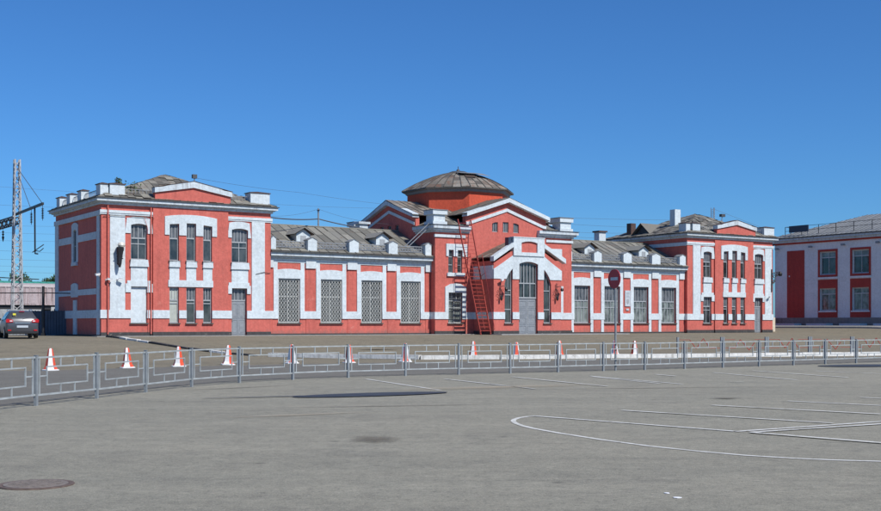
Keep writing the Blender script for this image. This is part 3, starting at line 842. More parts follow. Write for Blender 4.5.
def dormer(cx, w=1.1):
    yf = 1.6; zf = zr(yf); h = .62
    m_ = MB()
    m_.prism([(cx - w / 2, zf - .1), (cx + w / 2, zf - .1), (cx + w / 2, zf + h), (cx, zf + h + .38), (cx - w / 2, zf + h)], (), yf, yf + .08)
    for sx in (-1, 1):
        m_.face([(cx + sx * w / 2, yf + .04, zf - .1), (cx + sx * w / 2, yf + .04, zf + h), (cx + sx * w / 2, yf + h / .46 + .1, zf + h)], 0)
    o = B(m_, 'dormer', 'white')
    r = MB(); L = (h + .42) / .46 + .2
    for sx in (-1, 1):
        r.face([(cx, yf - .25, zf + h + .44), (cx + sx * (w / 2 + .25), yf - .25, zf + h - .02), (cx + sx * (w / 2 + .25), yf + h / .46, zf + h - .02), (cx, yf + L, zf + h + .44)])
        r.face([(cx, yf - .25, zf + h + .40), (cx + sx * (w / 2 + .25), yf - .25, zf + h - .06), (cx + sx * (w / 2 + .25), yf + h / .46, zf + h - .06), (cx, yf + L, zf + h + .40)], 1)
    r.build('dormer_roof', ['roof', 'cap'], o)
    MB().box(cx - .22, cx + .22, yf - .02, yf + .02, zf + .05, zf + .5).build('louvre', 'frame', o)
for cx in (15.06, 21.65, 42.0, 48.2): dormer(cx)
B(MB().box(22.65, 23.4, 6.8, 7.5, 7.2, 8.72).box(22.5, 23.55, 6.65, 7.65, 8.72, 8.9), 'chimney', 'whitec')
c_ = B(MB().box(48.35, 49.15, 7.6, 8.3, 7.4, 9.25), 'chimney', 'white')
MB().box(48.23, 49.27, 7.48, 8.42, 9.25, 9.38).build('cap', 'cap', c_)

# ---- central block
CX0, CX1, CY0, CY1 = 25.1, 38.4, -.33, 13.0
CM = 31.77; CYM = 6.33; HC = 8.10
GL, GR_ = 27.85, 35.68
mpS = lambda u, d, w: (CX0 + d, u, w)
mpE = lambda u, d, w: (CX1 - d, u, w)
mpB = lambda u, d, w: (u, CY1 - d, w)
m_ = MB()
lw = [rect(26.30, 26.75, 4.68, 6.42), rect(27.12, 27.57, 4.68, 6.42), rect(26.28, 27.55, .86, 3.19)]
m_.prism(rect(CX0, GL, 0, HC), lw, CY0, CY0 + .35)
m_.prism(rect(GR_, CX1, 0, HC), (), CY0, CY0 + .35)
gw = [arch(30.36, 30.92, 7.95, 8.62, .02), rect(31.38, 31.93, 7.97, 8.73), arch(32.38, 32.96, 7.95, 8.62, .02)]
gw = [[(30.36, 7.95), (30.92, 7.95), (30.92, 8.72), (30.62, 8.70), (30.36, 8.60)], rect(31.38, 31.95, 7.95, 8.76), [(32.40, 7.95), (32.96, 7.95), (32.96, 8.60), (32.7, 8.70), (32.40, 8.72)]]
m_.prism([(GL, 0), (GR_, 0), (GR_, 9.10), (CM, 10.40), (GL, 9.10)], gw, CY0 - .06, CY0 + .35)
B(m_, 'front_wall', 'red')
for mp_, nm in ((mpS, 'side_wall'), (mpE, 'side_wall'), (mpB, 'rear_wall')):
    m_ = MB()
    if nm == 'rear_wall': lo, hi, g0, g1, mid = CX0 + .35, CX1 - .35, GL, GR_, CM
    else: lo, hi, g0, g1, mid = CY0 + .35, CY1, 2.42, 10.24, CYM
    hs = []
    if mp_ is mpS: hs = [[(u0, 7.95), (u1, 7.95), (u1, 8.62), (u0, 8.62)] for u0, u1 in ((4.9, 5.45), (6.05, 6.6), (7.2, 7.75))]
    m_.prism([(lo, 0), (hi, 0), (hi, HC), (g1, HC), (g1, 9.10), (mid, 10.40), (g0, 9.10), (g0, HC), (lo, HC)], hs, 0 if nm != 'rear_wall' else 0, .35, mp=mp_)
    B(m_, nm, 'red')
    cp = MB()
    cp.prism([(g0 - .1, 9.02), (g0 - .1, 9.30), (mid, 10.62), (g1 + .1, 9.30), (g1 + .1, 9.02), (mid, 10.30)], (), -.35, .25, mp=mp_)
    o = B(cp, 'gable_coping', 'whitec')
    cb = MB().prism([(g0 + .12, 8.44), (g0 + .12, 8.66), (mid, 9.86), (g1 - .12, 8.66), (g1 - .12, 8.44), (mid, 9.62)], (), -.06, .1, mp=mp_)
    B(cb, 'gable_band', 'white')
    if mp_ is mpS:
        for u0, u1 in ((4.9, 5.45), (6.05, 6.6), (7.2, 7.75)): window(u0, u1, 7.95, 8.62, 0, (.5,), (), sill=False, mp=mpS, dep=.18, ft=.05)
cp = MB().prism([(GL - .12, 9.02), (GL - .12, 9.30), (CM, 10.62), (GR_ + .12, 9.30), (GR_ + .12, 9.02), (CM, 10.30)], (), CY0 - .45, CY0 + .25)
o = B(cp, 'gable_coping', 'white')
B(MB().prism([(GL + .02, 8.40), (GL + .02, 8.62), (GL + .3, 8.64), (CM, 9.82), (GR_ - .3, 8.64), (GR_ - .02, 8.62), (GR_ - .02, 8.40), (GR_ - .25, 8.40), (CM, 9.58), (GL + .25, 8.40)], (), CY0 - .14, CY0 + .1), 'gable_band', 'white')
for a, b in ((30.36, 30.92), (31.38, 31.95), (32.40, 32.96)): window(a, b, 7.95, 8.74, CY0 - .06, (.33, .66), (), sill=False, dep=.16, ft=.05)
# cornices and bands of the corner blocks
for a, b, sx in ((CX0, GL + .35, -1), (GR_ - .9, CX1, 1)):
    m_ = MB()
    for pz, z0_, z1_ in ((.12, 7.72, 7.86), (.28, 7.86, 8.0), (.40, 8.0, 8.24)):
        e0 = a - (pz if sx < 0 else 0); e1 = b + (pz if sx > 0 else 0)
        m_.box(e0, e1, CY0 - pz - .01, CY0 + 2.6, z0_, z1_)
    c_ = B(m_, 'cornice', 'whitec')
    MB().box(a - (.46 if sx < 0 else -.3), b + (.46 if sx > 0 else -.3), CY0 - .47, CY0 + 2.6, 8.24, 8.28).build('gutter', 'eave', c_)
    aa, bb = (a - .08, GL - .02) if sx < 0 else (GR_ + .02, b + .08)
    B(MB().box(aa, bb, CY0 - .1, CY0 + .05, 7.35, 7.55), 'upper_moulding', 'white')
m_ = MB()
for yy0 in (10.3,):
    m_.box(CX0 - .4, CX1 + .4, 10.3, CY1 + .4, 8.0, 8.24)
B(m_, 'cornice', 'whitec')
m_ = MB()
m_.box(CX0 - .07, 26.28, CY0 - .07, CY0 + .05, 1.17, 1.70); m_.box(27.55, 28.6, CY0 - .07, CY0 + .05, 1.17, 1.70)
m_.box(35.1, CX1 + .07, CY0 - .075, CY0 + .05, 1.17, 1.70); m_.box(CX0 - .07, CX0 + .05, CY0 + .05, .4, 1.17, 1.70)
B(m_, 'string_band', 'white')
B(MB().box(CX0 - .02, 28.6, CY0 - .03, CY0 + .1, 0, .27).box(35.1, CX1 + .02, CY0 - .09, CY0 + .1, 0, .27), 'base_course', 'base')
B(MB().prism([(26.08, 5.94), (26.30, 5.94), (26.30, 6.42), (26.75, 6.42), (26.75, 5.94), (27.12, 5.94), (27.12, 6.42), (27.57, 6.42), (27.57, 5.94), (28.0, 5.94), (28.0, 6.88), (26.08, 6.88)], (), CY0 - .07, CY0 + .05), 'window_surround', 'white')
B(MB().box(26.15, 27.75, CY0 - .13, CY0 + .05, 4.42, 4.68), 'window_apron', 'white')
B(MB().prism([(25.98, 1.70), (26.28, 1.70), (26.28, 3.19), (27.55, 3.19), (27.55, 1.70), (27.90, 1.70), (27.90, 3.6), (27.4, 3.84), (26.94, 3.88), (26.48, 3.84), (25.98, 3.6)], (), CY0 - .075, CY0 + .05), 'window_surround', 'white')
for a, b in ((26.30, 26.75), (27.12, 27.57)): window(a, b, 4.68, 6.42, CY0, (), (.35, .7), sill=False, dep=.18, ft=.05)
w_ = window(26.28, 27.55, .86, 3.19, CY0, (.5,), (.5,), .72, (.33, .66), glass='glassc', frame='framew', dep=.2)
g_ = MB()
for i in range(7): xx = 26.34 + i * .192; g_.bar((xx, CY0 + .03, .9), (xx, CY0 + .03, 3.15), .022)
for zz in (1.3, 1.9, 2.5, 3.0): g_.bar((26.3, CY0 + .03, zz), (27.53, CY0 + .03, zz), .028)
g_.build('grille', 'black', w_)
B(MB().box(37.1, 37.5, CY0 - .05, CY0 + .05, 1.70, 3.85), 'white_strip', 'white')
B(MB().box(36.0, 37.35, CY0 - .06, CY0 + .05, 5.95, 6.85), 'window_surround', 'white')
# corner pedestals
def bigped(x0, x1, y0, y1, z0, z1):
    m_ = MB(); mm = (z1 - z0)
    m_.box(x0, x1, y0, y1, z0, z0 + mm * .22); m_.box(x0 + .12, x1 - .12, y0 + .12, y1 - .12, z0 + mm * .22, z1 - mm * .3)
    m_.box(x0 - .02, x1 + .02, y0 - .02, y1 + .02, z1 - mm * .3, z1)
    o = B(m_, 'corner_pedestal', 'white'); MB().box(x0 - .07, x1 + .07, y0 - .07, y1 + .07, z1, z1 + .05).build('cap', 'greycor', o)
bigped(24.78, 26.05, -.55, .7, 8.28, 9.36); bigped(37.1, 38.45, -.45, .8, 8.28, 9.38)
bigped(24.75, 25.9, 11.4, 12.6, 8.24, 9.3)
# roofs
rf = MB(); q = -.10; z0_ = 8.30; ap = (CM, CYM, 10.95)
c = [(CX0 - q, CY0 - q, z0_), (CX1 + q, CY0 - q, z0_), (CX1 + q, CY1 + q, z0_), (CX0 - q, CY1 + q, z0_)]
for i in range(4): roof_face(rf, [c[i], c[(i + 1) % 4], ap], .55, .8, .06, .04)
B(rf, 'roof', ['roof2', 'seam'])
rf = MB()
for sgn in (-1, 1):
    ye = CY0 - .42
    a = CM + sgn * (GR_ - GL + .4) / 2
    roof_face(rf, [(a, ye, 9.20), (a, CYM, 9.20), (CM, CYM, 10.66), (CM, ye, 10.66)], .6, 1.2, .02)
    a2 = CM + sgn * (GR_ - GL + .4) / 2
    roof_face(rf, [(a, CY1 + .3, 9.20), (a, CYM, 9.20), (CM, CYM, 10.66), (CM, CY1 + .3, 10.66)], .6, 1.2, .02)
    b = CYM + sgn * 4.1
    roof_face(rf, [(CX0 - .35, b, 9.20), (CM, b, 9.20), (CM, CYM, 10.66), (CX0 - .35, CYM, 10.66)], .6, 1.2, .02)
    roof_face(rf, [(CX1 + .35, b, 9.20), (CM, b, 9.20), (CM, CYM, 10.66), (CX1 + .35, CYM, 10.66)], .6, 1.2, .02)
B(rf, 'gable_roof', ['dome', 'seam'])
# drum and dome
ph = R(22.5)
B(MB().lathe([(4.28, 8.4), (4.28, 11.5)], (CM, CYM, 0), 8, ph=ph), 'drum', 'orange')
c_ = B(MB().lathe([(4.33, 11.34), (4.42, 11.40), (4.46, 11.54), (4.60, 11.58), (4.62, 11.66)], (CM, CYM, 0), 8, ph=ph), 'drum_cornice', 'greycor')
dm = MB(); prof = [(4.76, 11.68), (4.25, 11.97), (3.7, 12.27), (2.95, 12.62), (2.2, 12.90), (1.45, 13.13), (.7, 13.30), (.05, 13.36)]
dm.lathe([(4.76, 11.60), (4.76, 11.68)], (CM, CYM, 0), 8, 1, ph)
nseg = 5
for f in range(8):
    a0 = ph + f * math.pi / 4; a1 = a0 + math.pi / 4
    for s in range(nseg):
        for i in range(len(prof) - 1):
            def pt(r, z, t):
                p0 = Vector((math.cos(a0), math.sin(a0), 0)); p1 = Vector((math.cos(a1), math.sin(a1), 0))
                flatp = p0.lerp(p1, t); rd = Vector((math.cos(a0 + (a1 - a0) * t), math.sin(a0 + (a1 - a0) * t), 0))
                mixr = min(1, max(0, (4.76 - r) / 2.2)) ; d = flatp.lerp(rd, mixr)
                return Vector((CM, CYM, 0)) + d * r + Vector((0, 0, z + j_))
            j_ = random.uniform(0, .03)
            (r0, z0q), (r1_, z1q) = prof[i], prof[i + 1]
            dm.face([pt(r0, z0q, s / nseg), pt(r0, z0q, (s + 1) / nseg), pt(r1_, z1q, (s + 1) / nseg), pt(r1_, z1q, s / nseg)], 0)
            j_ = .03
            if r1_ > .3: dm.bar(pt(r0, z0q, s / nseg), pt(r1_, z1q, s / nseg), .06, .05, 1)
dome = B(dm, 'dome_roof', ['dome', 'seam'])
MB().lathe([(.95, 13.22), (.95, 13.30), (.6, 13.44), (.16, 13.50), (.12, 13.62), (.03, 13.66), (.03, 13.88)], (CM, CYM, 0), 14).build('finial', 'eave', dome)
hk = MB()
dv = Vector((math.cos(R(-103)), math.sin(R(-103)), 0)); dl = Vector((-dv.y, dv.x, 0)); cc = Vector((CM, CYM, 0))
def dp(r, l, z): v = cc + dv * r + dl * l; return (v.x, v.y, z)
hk.face([dp(3.1, -.5, 12.62), dp(3.1, .35, 12.62), dp(2.1, .5, 13.03), dp(2.1, -.4, 13.03)], 0)  # dark face paints the shade of the hatch hole; nothing is cut out
hk.face([dp(2.5, -.75, 13.02), dp(2.6, .8, 12.98), dp(1.3, .9, 13.24), dp(1.3, -.8, 13.24)], 1)
hk.face([dp(2.5, -.75, 12.98), dp(2.6, .8, 12.94), dp(1.3, .9, 13.2), dp(1.3, -.8, 13.2)], 1)
hk.face([dp(2.9, .65, 12.86), dp(2.9, 1.7, 12.80), dp(1.6, 1.5, 13.16), dp(1.6, .7, 13.2)], 1)
hk.build('roof_hatch', ['hatch_shade', 'greycor'], dome)

# ---- portal
PX0, PX1, PY = 28.6, 35.1, -3.0; PC = 31.85
def circ(x, zc=3.22, r=2.33): return zc + math.sqrt(max(0, r * r - (x - PC) ** 2))
ls = (29.61, 30.34); dd = (30.97, 32.77); rs = (33.36, 34.09)
def archhole(a, b, z0, n=8): return [(a, z0), (b, z0)] + [(b + (a - b) * i / n, circ(b + (a - b) * i / n)) for i in range(n + 1)]
m_ = MB()
dtop = [(dd[1] + (dd[0] - dd[1]) * i / 8, circ(dd[1] + (dd[0] - dd[1]) * i / 8)) for i in range(9)]
eave_z = 5.62; ridge = 7.10
sl = (6.95 - 5.75) / (PC - 28.6)
outer = [(PX0, 0), (dd[0], 0)] + dtop[::-1] + [(dd[1], 0), (PX1, 0), (PX1, 5.35), (33.35, 6.35), (30.4, 6.35), (PX0, 5.35)]
m_.prism(outer, [archhole(*ls, .86), archhole(*rs, .86)], PY, PY + .35)
por = B(m_, 'portal_front', 'red')
# white arched field above the springing
wf = MB()
A_ = lambda a, b: [(a, circ(a))] if False else None
zs = 4.2
field = [(PX0 + .0, zs), (ls[0], zs), (ls[0], circ(ls[0]))] + [(ls[0] + (ls[1] - ls[0]) * i / 6, circ(ls[0] + (ls[1] - ls[0]) * i / 6)) for i in range(1, 7)] + [(ls[1], zs), (dd[0], zs)]
field = [(PX0 - .03, zs), (ls[0], zs)] + [(ls[0] + (ls[1] - ls[0]) * i / 6, max(zs + .001, circ(ls[0] + (ls[1] - ls[0]) * i / 6))) for i in range(0, 7)] + [(ls[1], zs), (dd[0], zs)] + dtop[::-1] + [(dd[1], zs), (rs[0], zs)] + \
    [(rs[0] + (rs[1] - rs[0]) * i / 6, max(zs + .001, circ(rs[0] + (rs[1] - rs[0]) * i / 6))) for i in range(0, 7)] + [(rs[1], zs), (PX1 + .03, zs), (PX1 + .03, 4.92), (34.2, 5.46), (33.4, 5.98), (30.35, 5.98), (29.5, 5.46), (PX0 - .03, 4.92)]
wf.prism(field, (), PY - .06, PY + .05)
B(wf, 'portal_arch', 'white')
# central block with niche
m_ = MB()
m_.prism(rect(30.38, 33.35, 5.98, 7.35), [arch(31.12, 32.66, 6.25, 7.10, .12)], PY - .14, PY + .3)
m_.box(30.34, 33.39, PY - .17, PY + .33, 7.35, 7.42)
at = B(m_, 'portal_attic', 'white')
MB().box(31.0, 32.8, PY - .02, PY + .1, 6.2, 7.2).build('niche', 'red', at)
for sgn in (-1, 1):
    xe = PC + (3.62 if sgn > 0 else -3.36); xi = PC + sgn * 1.47
    m_ = MB().prism([(xe, 5.50), (xe, 5.86), (xi, 6.98), (xi, 6.64)], (), PY - .16, PY + .3)
    o = B(m_, 'portal_coping', 'white')
m_ = MB()
for xx, s_ in ((PX0, 1), (PX1, -1)):
    m_.box(min(xx, xx + s_ * .3), max(xx, xx + s_ * .3), PY + .35, CY0, 0, 5.55)
B(m_, 'portal_side_wall', 'red')
m_ = MB()
m_.box(PX0 - .06, PX0 + .05, PY + .05, CY0 - .08, 1.17, 1.70); m_.box(PX1 - .05, PX1 + .06, PY + .05, CY0 - .08, 1.17, 1.70)
for a, b in seg(PX0 - .06, PX1 + .06, [ls, dd, rs]): m_.box(a, b, PY - .07, PY + .05, 1.17, 1.70)
m_.box(PX0 - .045, PX0 + .05, PY + .06, CY0 - .08, 4.2, 5.2)
B(m_, 'string_band', 'white')
m_ = MB().box(PX0 - .02, dd[0], PY - .03, PY + .1, 0, .28).box(dd[1], PX1 + .02, PY - .03, PY + .1, 0, .28).box(PX0 - .025, PX0 + .1, PY + .1, CY0 - .1, 0, .28).box(PX1 - .1, PX1 + .025, PY + .1, CY0 - .1, 0, .28)
B(m_, 'base_course', 'base')
rf = MB()
ex = 3.42
roof_face(rf, [(PC - ex, CY0 - .06, 5.80), (PC - ex, PY + .31, 5.80), (PC, PY + .31, 7.28), (PC, CY0 - .06, 7.28)], .6, 1.0, .02)
roof_face(rf, [(PC + ex, PY + .31, 5.80), (PC + ex, CY0 - .07, 5.80), (PC, CY0 - .07, 7.28), (PC, PY + .31, 7.28)], .6, 1.0, .02)
B(rf, 'portal_roof', ['dome', 'seam'])
B(MB().box(30.02, 30.36, PY + .05, PY + .5, 6.6, 7.36), 'chimney', 'signblue')
def arched_window(a, b, y, bars):
    f = MB(); yy = y + .14
    f.prism(archhole(a, b, .86), [archhole(a + .07, b - .07, .93) if False else [(a + .07, .93), (b - .07, .93)] + [(b - .07 + (a - b + .14) * i / 6, circ(b - .07 + (a - b + .14) * i / 6) - .08) for i in range(7)]], yy, yy + .07)
    for z in bars: f.box(a + .07, b - .07, yy - .005, yy + .06, z - .035, z + .035)
    o = B(f, 'window', 'frame')
    MB().prism(archhole(a + .01, b - .01, .87), (), yy + .05, yy + .08).build('pane', 'glass', o)
    MB().box((a + b) / 2 - .012, (a + b) / 2 + .012, yy - .0, yy + .05, 3.45, circ((a + b) / 2) - .08).build('mullion', 'frame', o)
    MB().box(a - .06, b + .06, y - .12, y + .08, .79, .86).build('sill', 'seam', o)
arched_window(*ls, PY, (1.9, 3.0, 3.35)); arched_window(*rs, PY, (1.9, 3.35))
dr_ = door(dd[0], dd[1], 2.74, 2.74, PY, panels=4, leafs=2)
f = MB(); yy = PY + .2
f.box(dd[0], dd[1], yy - .04, yy + .06, 2.74, 2.86); f.box(dd[0], dd[1], yy - .02, yy + .05, 3.86, 3.95)
f.box(dd[0], dd[0] + .07, yy - .02, yy + .05, 2.86, 5.2); f.box(dd[1] - .07, dd[1], yy - .02, yy + .05, 2.86, 5.2)
for k in (1, 2): xx = dd[0] + (dd[1] - dd[0]) * k / 3; f.box(xx - .035, xx + .035, yy - .015, yy + .05, 2.86, 3.86)
for k in range(1, 6): xx = dd[0] + (dd[1] - dd[0]) * k / 6; f.box(xx - .03, xx + .03, yy - .012, yy + .05, 3.95, circ(xx) - .04)
f.prism([(dd[0], 5.1)] + [(dd[1] + (dd[0] - dd[1]) * i / 8, circ(dd[1] + (dd[0] - dd[1]) * i / 8) - .1) for i in range(8, -1, -1)] + [(dd[1], 5.1)] + dtop, (), yy - .02, yy + .05)
fw = B(f, 'fanlight', 'frame')
MB().prism([(dd[0] + .01, 2.8), (dd[1] - .01, 2.8)] + dtop, (), yy + .04, yy + .07).build('pane', 'glass', fw)
# forecourt step slab
m_ = MB().box(-1.6, 2.6, -1.3, .0, .0, .12)
m2 = MB().box(28.3, 41.0, -4.4, -3.03, -.02, .05)
o = B(m2, 'entrance_slab', 'slab')

# dirt-darkened earth strip kept: pavement at wall foot
B(MB().box(-.6, 28.3, -1.1, -.03, -.06, .035), 'wall_foot_paving', 'slab')

# ------------------------------------------------------------------ things on the station
def onst(x, y, z):
    v = Matrix.Rotation(ANG, 3, 'Z') @ Vector((x, y, z)); return (v.x - 21.5, v.y + 73.5, v.z + FZ)
# ladder
ld = empty('roof_ladder', onst(27.9, -3.0, 0), ANG, label='tall red iron ladder with treads leaning on the station roof beside the portal', cat='ladder')
def lp(s, side):   # s 0 bottom .. 1 top
    b = {-1: Vector((-.50, .0, 0.0)), 1: Vector((.42, .0, 0.0))}[side]; t = {-1: Vector((-.92, 2.42, 8.75)), 1: Vector((.28, 2.42, 8.75))}[side]
    return b.lerp(t, s)
for sd in (-1, 1):
    MB().bar(lp(0, sd), lp(1, sd), .06, .10).build('rail', 'ladder', ld)
for k in range(1, 30):
    s = k / 30
    deep = s < .66
    MB().bar(lp(s, -1) + Vector((.0, 0, 0)), lp(s, 1), (.13 if deep else .02), .025, up=(0, -.2, 1)).build('rung', 'ladder', ld)
m_ = MB()
for sd in (-1, 1):
    o_ = Vector((.0, -.62, .28))
    m_.tube([lp(.02, sd) + o_ * .9, lp(.66, sd) + o_, lp(.68, sd)], .022, 6)
    for s in (.02, .18, .34, .50, .64): m_.tube([lp(s, sd), lp(s, sd) + o_], .018, 6)
m_.build('handrail', 'ladder', ld)

def scroll(mb, c, r0, turns, y, sgn=1, ph0=0, rad=.014):
    pts = []
    for i in range(18):
        t = i / 17; a = ph0 + sgn * turns * 2 * math.pi * t; r = r0 * (1 - .8 * t)
        pts.append((c[0] + math.cos(a) * r, y, c[1] + math.sin(a) * r))
    mb.tube(pts, rad, 5)
# torch lantern on the left tower
t_ = empty('wall_torch_lamp', onst(1.05, -.06, 4.4), ANG, label='black tapered torch lamp with a pale globe on the left tower pilaster', cat='wall lamp')
MB().tube([(0, -.38, 0), (0, -.36, .25), (.02, -.35, .6), (.03, -.34, 1.05), (.05, -.34, 1.25)], [.06, .13, .15, .22, .26], 8).build('holder', 'black', t_)
MB().tube([(0, 0, .9), (0, -.36, .95)], .04, 6).tube([(0, 0, .35), (0, -.36, .4)], .04, 6).tube([(0, 0, .2), (0, 0, 1.1)], .05, 6).build('bracket', 'black', t_)
MB().lathe([(.05, -.2), (.2, -.12), (.25, 0), (.2, .13), (.06, .2)], (.12, -.36, 1.42), 14).build('globe', 'globe', t_, smooth=True)
m_ = MB()
for k in range(7): m_.tube([(.03, -.34, 1.0 - .1 * k), (.03 + .24 * math.cos(k * 1.4), -.34 + .1 * math.sin(k * 2.0), 1.08 - .1 * k)], .035, 5)
m_.build('ornament', 'black', t_)
def wall_lamp(x, z, lab, mir=1):
    t = empty('wall_bracket_lamp', onst(x, PY - .07, z), ANG, label=lab, cat='wall lamp', group='ornate lamp brackets on the portal')
    m_ = MB().tube([(0, -.04, -.55), (0, -.04, .75)], .03, 6)
    m_.tube([(0, -.04, .45), (mir * .2, -.2, .52), (mir * .34, -.3, .42)], .024, 6)
    for s in (-1, 1):
        scroll(m_, (s * .17, -.15), .17, 1.1, -.05, s, math.pi / 2 * (1 - s), .014); scroll(m_, (s * .15, .22), .12, 1.0, -.05, -s, math.pi / 2 * (1 - s), .013)
        m_.tube([(0, -.05, -.2), (s * .2, -.08, -.45), (s * .28, -.08, -.35)], .015, 6)
    m_.build('bracket', 'black', t)
    MB().lathe([(.02, -.6), (.07, -.55), (.09, -.42), (.07, -.28), (.02, -.22)], (0, -.16, 0), 10).build('lantern', 'black', t)
    MB().lathe([(.03, -.16), (.11, -.12), (.13, 0), (.08, .1)], (mir * .34, -.3, .28), 8).build('shade', 'black', t)
wall_lamp(29.15, 3.15, 'ornate black lamp bracket on the portal wall left of the entrance door', 1)
wall_lamp(34.55, 3.2, 'ornate black lamp bracket on the portal wall right of the entrance door', 1)
t = empty('wall_bracket_lamp', onst(xb2 + .02, -.02, 4.1), ANG, label='black scrolled iron lamp bracket jutting from the corner of the right tower', cat='wall lamp')
m_ = MB().tube([(-.25, -.06, -.3), (-.25, -.06, 1.8)], .06, 6).tube([(-.25, -.08, 1.4), (.35, -.1, 1.55), (.95, -.1, 1.6)], .045, 6)
m_.tube([(-.25, -.08, .3), (.1, -.1, .7), (.45, -.1, 1.5)], .04, 6)
for c, r in (((.12, 1.15), .26), ((.0, .62), .2), ((.55, 1.3), .18)): scroll(m_, c, r, 1.3, -.1, 1, 0, .035)
m_.build('bracket', 'black', t)
MB().lathe([(.05, -.25), (.16, -.2), (.2, 0), (.1, .15)], (.9, -.1, 1.42), 10).build('shade', 'black', t)

def cctv(x, y, z, lab, dirx=-1):
    t = empty('security_camera', onst(x, y, z), ANG, label=lab, cat='camera', group='security cameras on the station walls')
    MB().tube([(0, 0, 0), (dirx * .12, -.2, .02)], .03, 6).tube([(0, .0, -.06), (0, -.02, .06)], .05, 8).build('bracket', 'plastic', t)
    MB().bar((dirx * .02, -.22, .06), (dirx * .30, -.30, .0), .12, .11).bar((dirx * .0, -.22, .12), (dirx * .34, -.31, .06), .15, .02).build('housing', 'plastic', t)
cctv(-.07, .25, 3.9, 'white security camera pointing left from the shaded flank of the left tower', -1)
cctv(.30, -.02, 3.6, 'white security camera on the red corner strip of the left tower', 1)
cctv(1.0, -.06, 3.62, 'white security camera under the torch lamp on the left tower', 1)
cctv(29.35, PY - .02, 4.08, 'white security camera above the bracket left of the entrance', -1)
cctv(62.5, -.06, 3.3, 'small white security camera low on the right tower corner pilaster', -1)

# notice board on the right wing
nb = empty('notice_board', onst(45.05, .26, 2.3), ANG, label='white vertical notice board between two windows of the right wing', cat='notice board')
MB().box(-.30, .30, -.05, -.01, 0, 1.35).build('panel', 'signwhite', nb)
m_ = MB().prism([(-.14, .30), (.0, .2), (.14, .30), (.14, .62), (-.14, .62)], (), -.065, -.045)
for k in range(5): m_.box(-.2 + .03 * (k % 2), .2 - .04 * (k % 3), -.06, -.045, .75 + k * .1, .78 + k * .1)
m_.build('print', 'frame', nb)
o = MB().box(-.16, .16, -.04, 0, 0, .16).build('small_plate', 'signwhite'); o.location = onst(45.05, .26, 1.95); o.rotation_euler = (0, 0, ANG)
tag(o, 'small white plate fixed just under the notice board', 'plate')

# rooftop poles and aerials
def roofpole(name, x, y, z0, z1, lab, cat, r=.05):
    t = empty(name, onst(x, y, z0), ANG, label=lab, cat=cat)
    MB().tube([(0, 0, 0), (0, 0, z1 - z0)], r, 6).build('pole', 'steel', t); return t
t = roofpole('wire_pole', 18.1, 5.1, 8.1, 9.55, 'thin grey wire pole on the ridge of the left wing roof', 'pole', .06)
MB().tube([(0, -.15, 1.3), (0, .15, 1.3)], .05, 6).build('insulator', 'black', t)
t = roofpole('floodlight', 7.4, 3.0, 9.7, 11.0, 'small floodlight on a short pole above the left tower gable', 'floodlight', .035)
MB().box(-.16, .16, -.12, .1, 1.15, 1.42).build('lamp_head', 'eave', t)
t = empty('lattice_aerial', onst(59.4, 4, 9.3), ANG, label='small grey lattice aerial on the right tower roof', cat='aerial')
m_ = MB()
for a in (0, 2.1, 4.2): m_.tube([(.2 * math.cos(a), .2 * math.sin(a), 0), (.2 * math.cos(a), .2 * math.sin(a), 2.5)], .025, 5)
for k in range(12):
    for a in (0, 2.1, 4.2): m_.tube([(.2 * math.cos(a), .2 * math.sin(a), k * .2), (.2 * math.cos(a + 2.1), .2 * math.sin(a + 2.1), k * .2 + .2)], .014, 4)
m_.build('mast', 'steel', t)
t = roofpole('floodlight', 60.6, 4, 9.4, 11.1, 'floodlight on a crooked pole right of the lattice aerial', 'floodlight', .035)
MB().box(-.2, .3, -.15, .15, 1.6, 1.85).tube([(0, 0, 1.4), (-.35, 0, .0)], .03, 5).build('lamp_head', 'eave', t)

# weeds growing on the tower parapet
def weed(x, y, z, s, lab):
    m_ = MB(); rnd = random.Random(int(x * 100))
    for k in range(60):
        a = rnd.uniform(0, 6.28); r = rnd.uniform(.05, s * .6); zz = rnd.uniform(.1, s)
        c = Vector((math.cos(a) * r, math.sin(a) * r * .6, zz)); u = Vector((rnd.uniform(-1, 1), rnd.uniform(-1, 1), rnd.uniform(-1, 1))).normalized() * .09; v = u.cross(Vector((rnd.uniform(-1, 1), rnd.uniform(-1, 1), rnd.uniform(-1, 1)))).normalized() * .05
        m_.face([c - u, c + v, c + u, c - v])
    t = empty('weed', onst(x, y, z), ANG, label=lab, cat='weed')
    m_.build('leaves', 'leaf', t); m2 = MB()
    for k in range(5): m2.tube([(0, 0, 0), (rnd.uniform(-.3, .3) * s, rnd.uniform(-.2, .2), s * .8)], .012, 4)
    m2.build('stems', 'bark', t)
weed(1.35, .9, 9.75, .5, 'tuft of green weeds growing behind the corner parapet post')
weed(2.35, .9, 9.1, 1.0, 'small green sapling growing on the left tower roof edge')

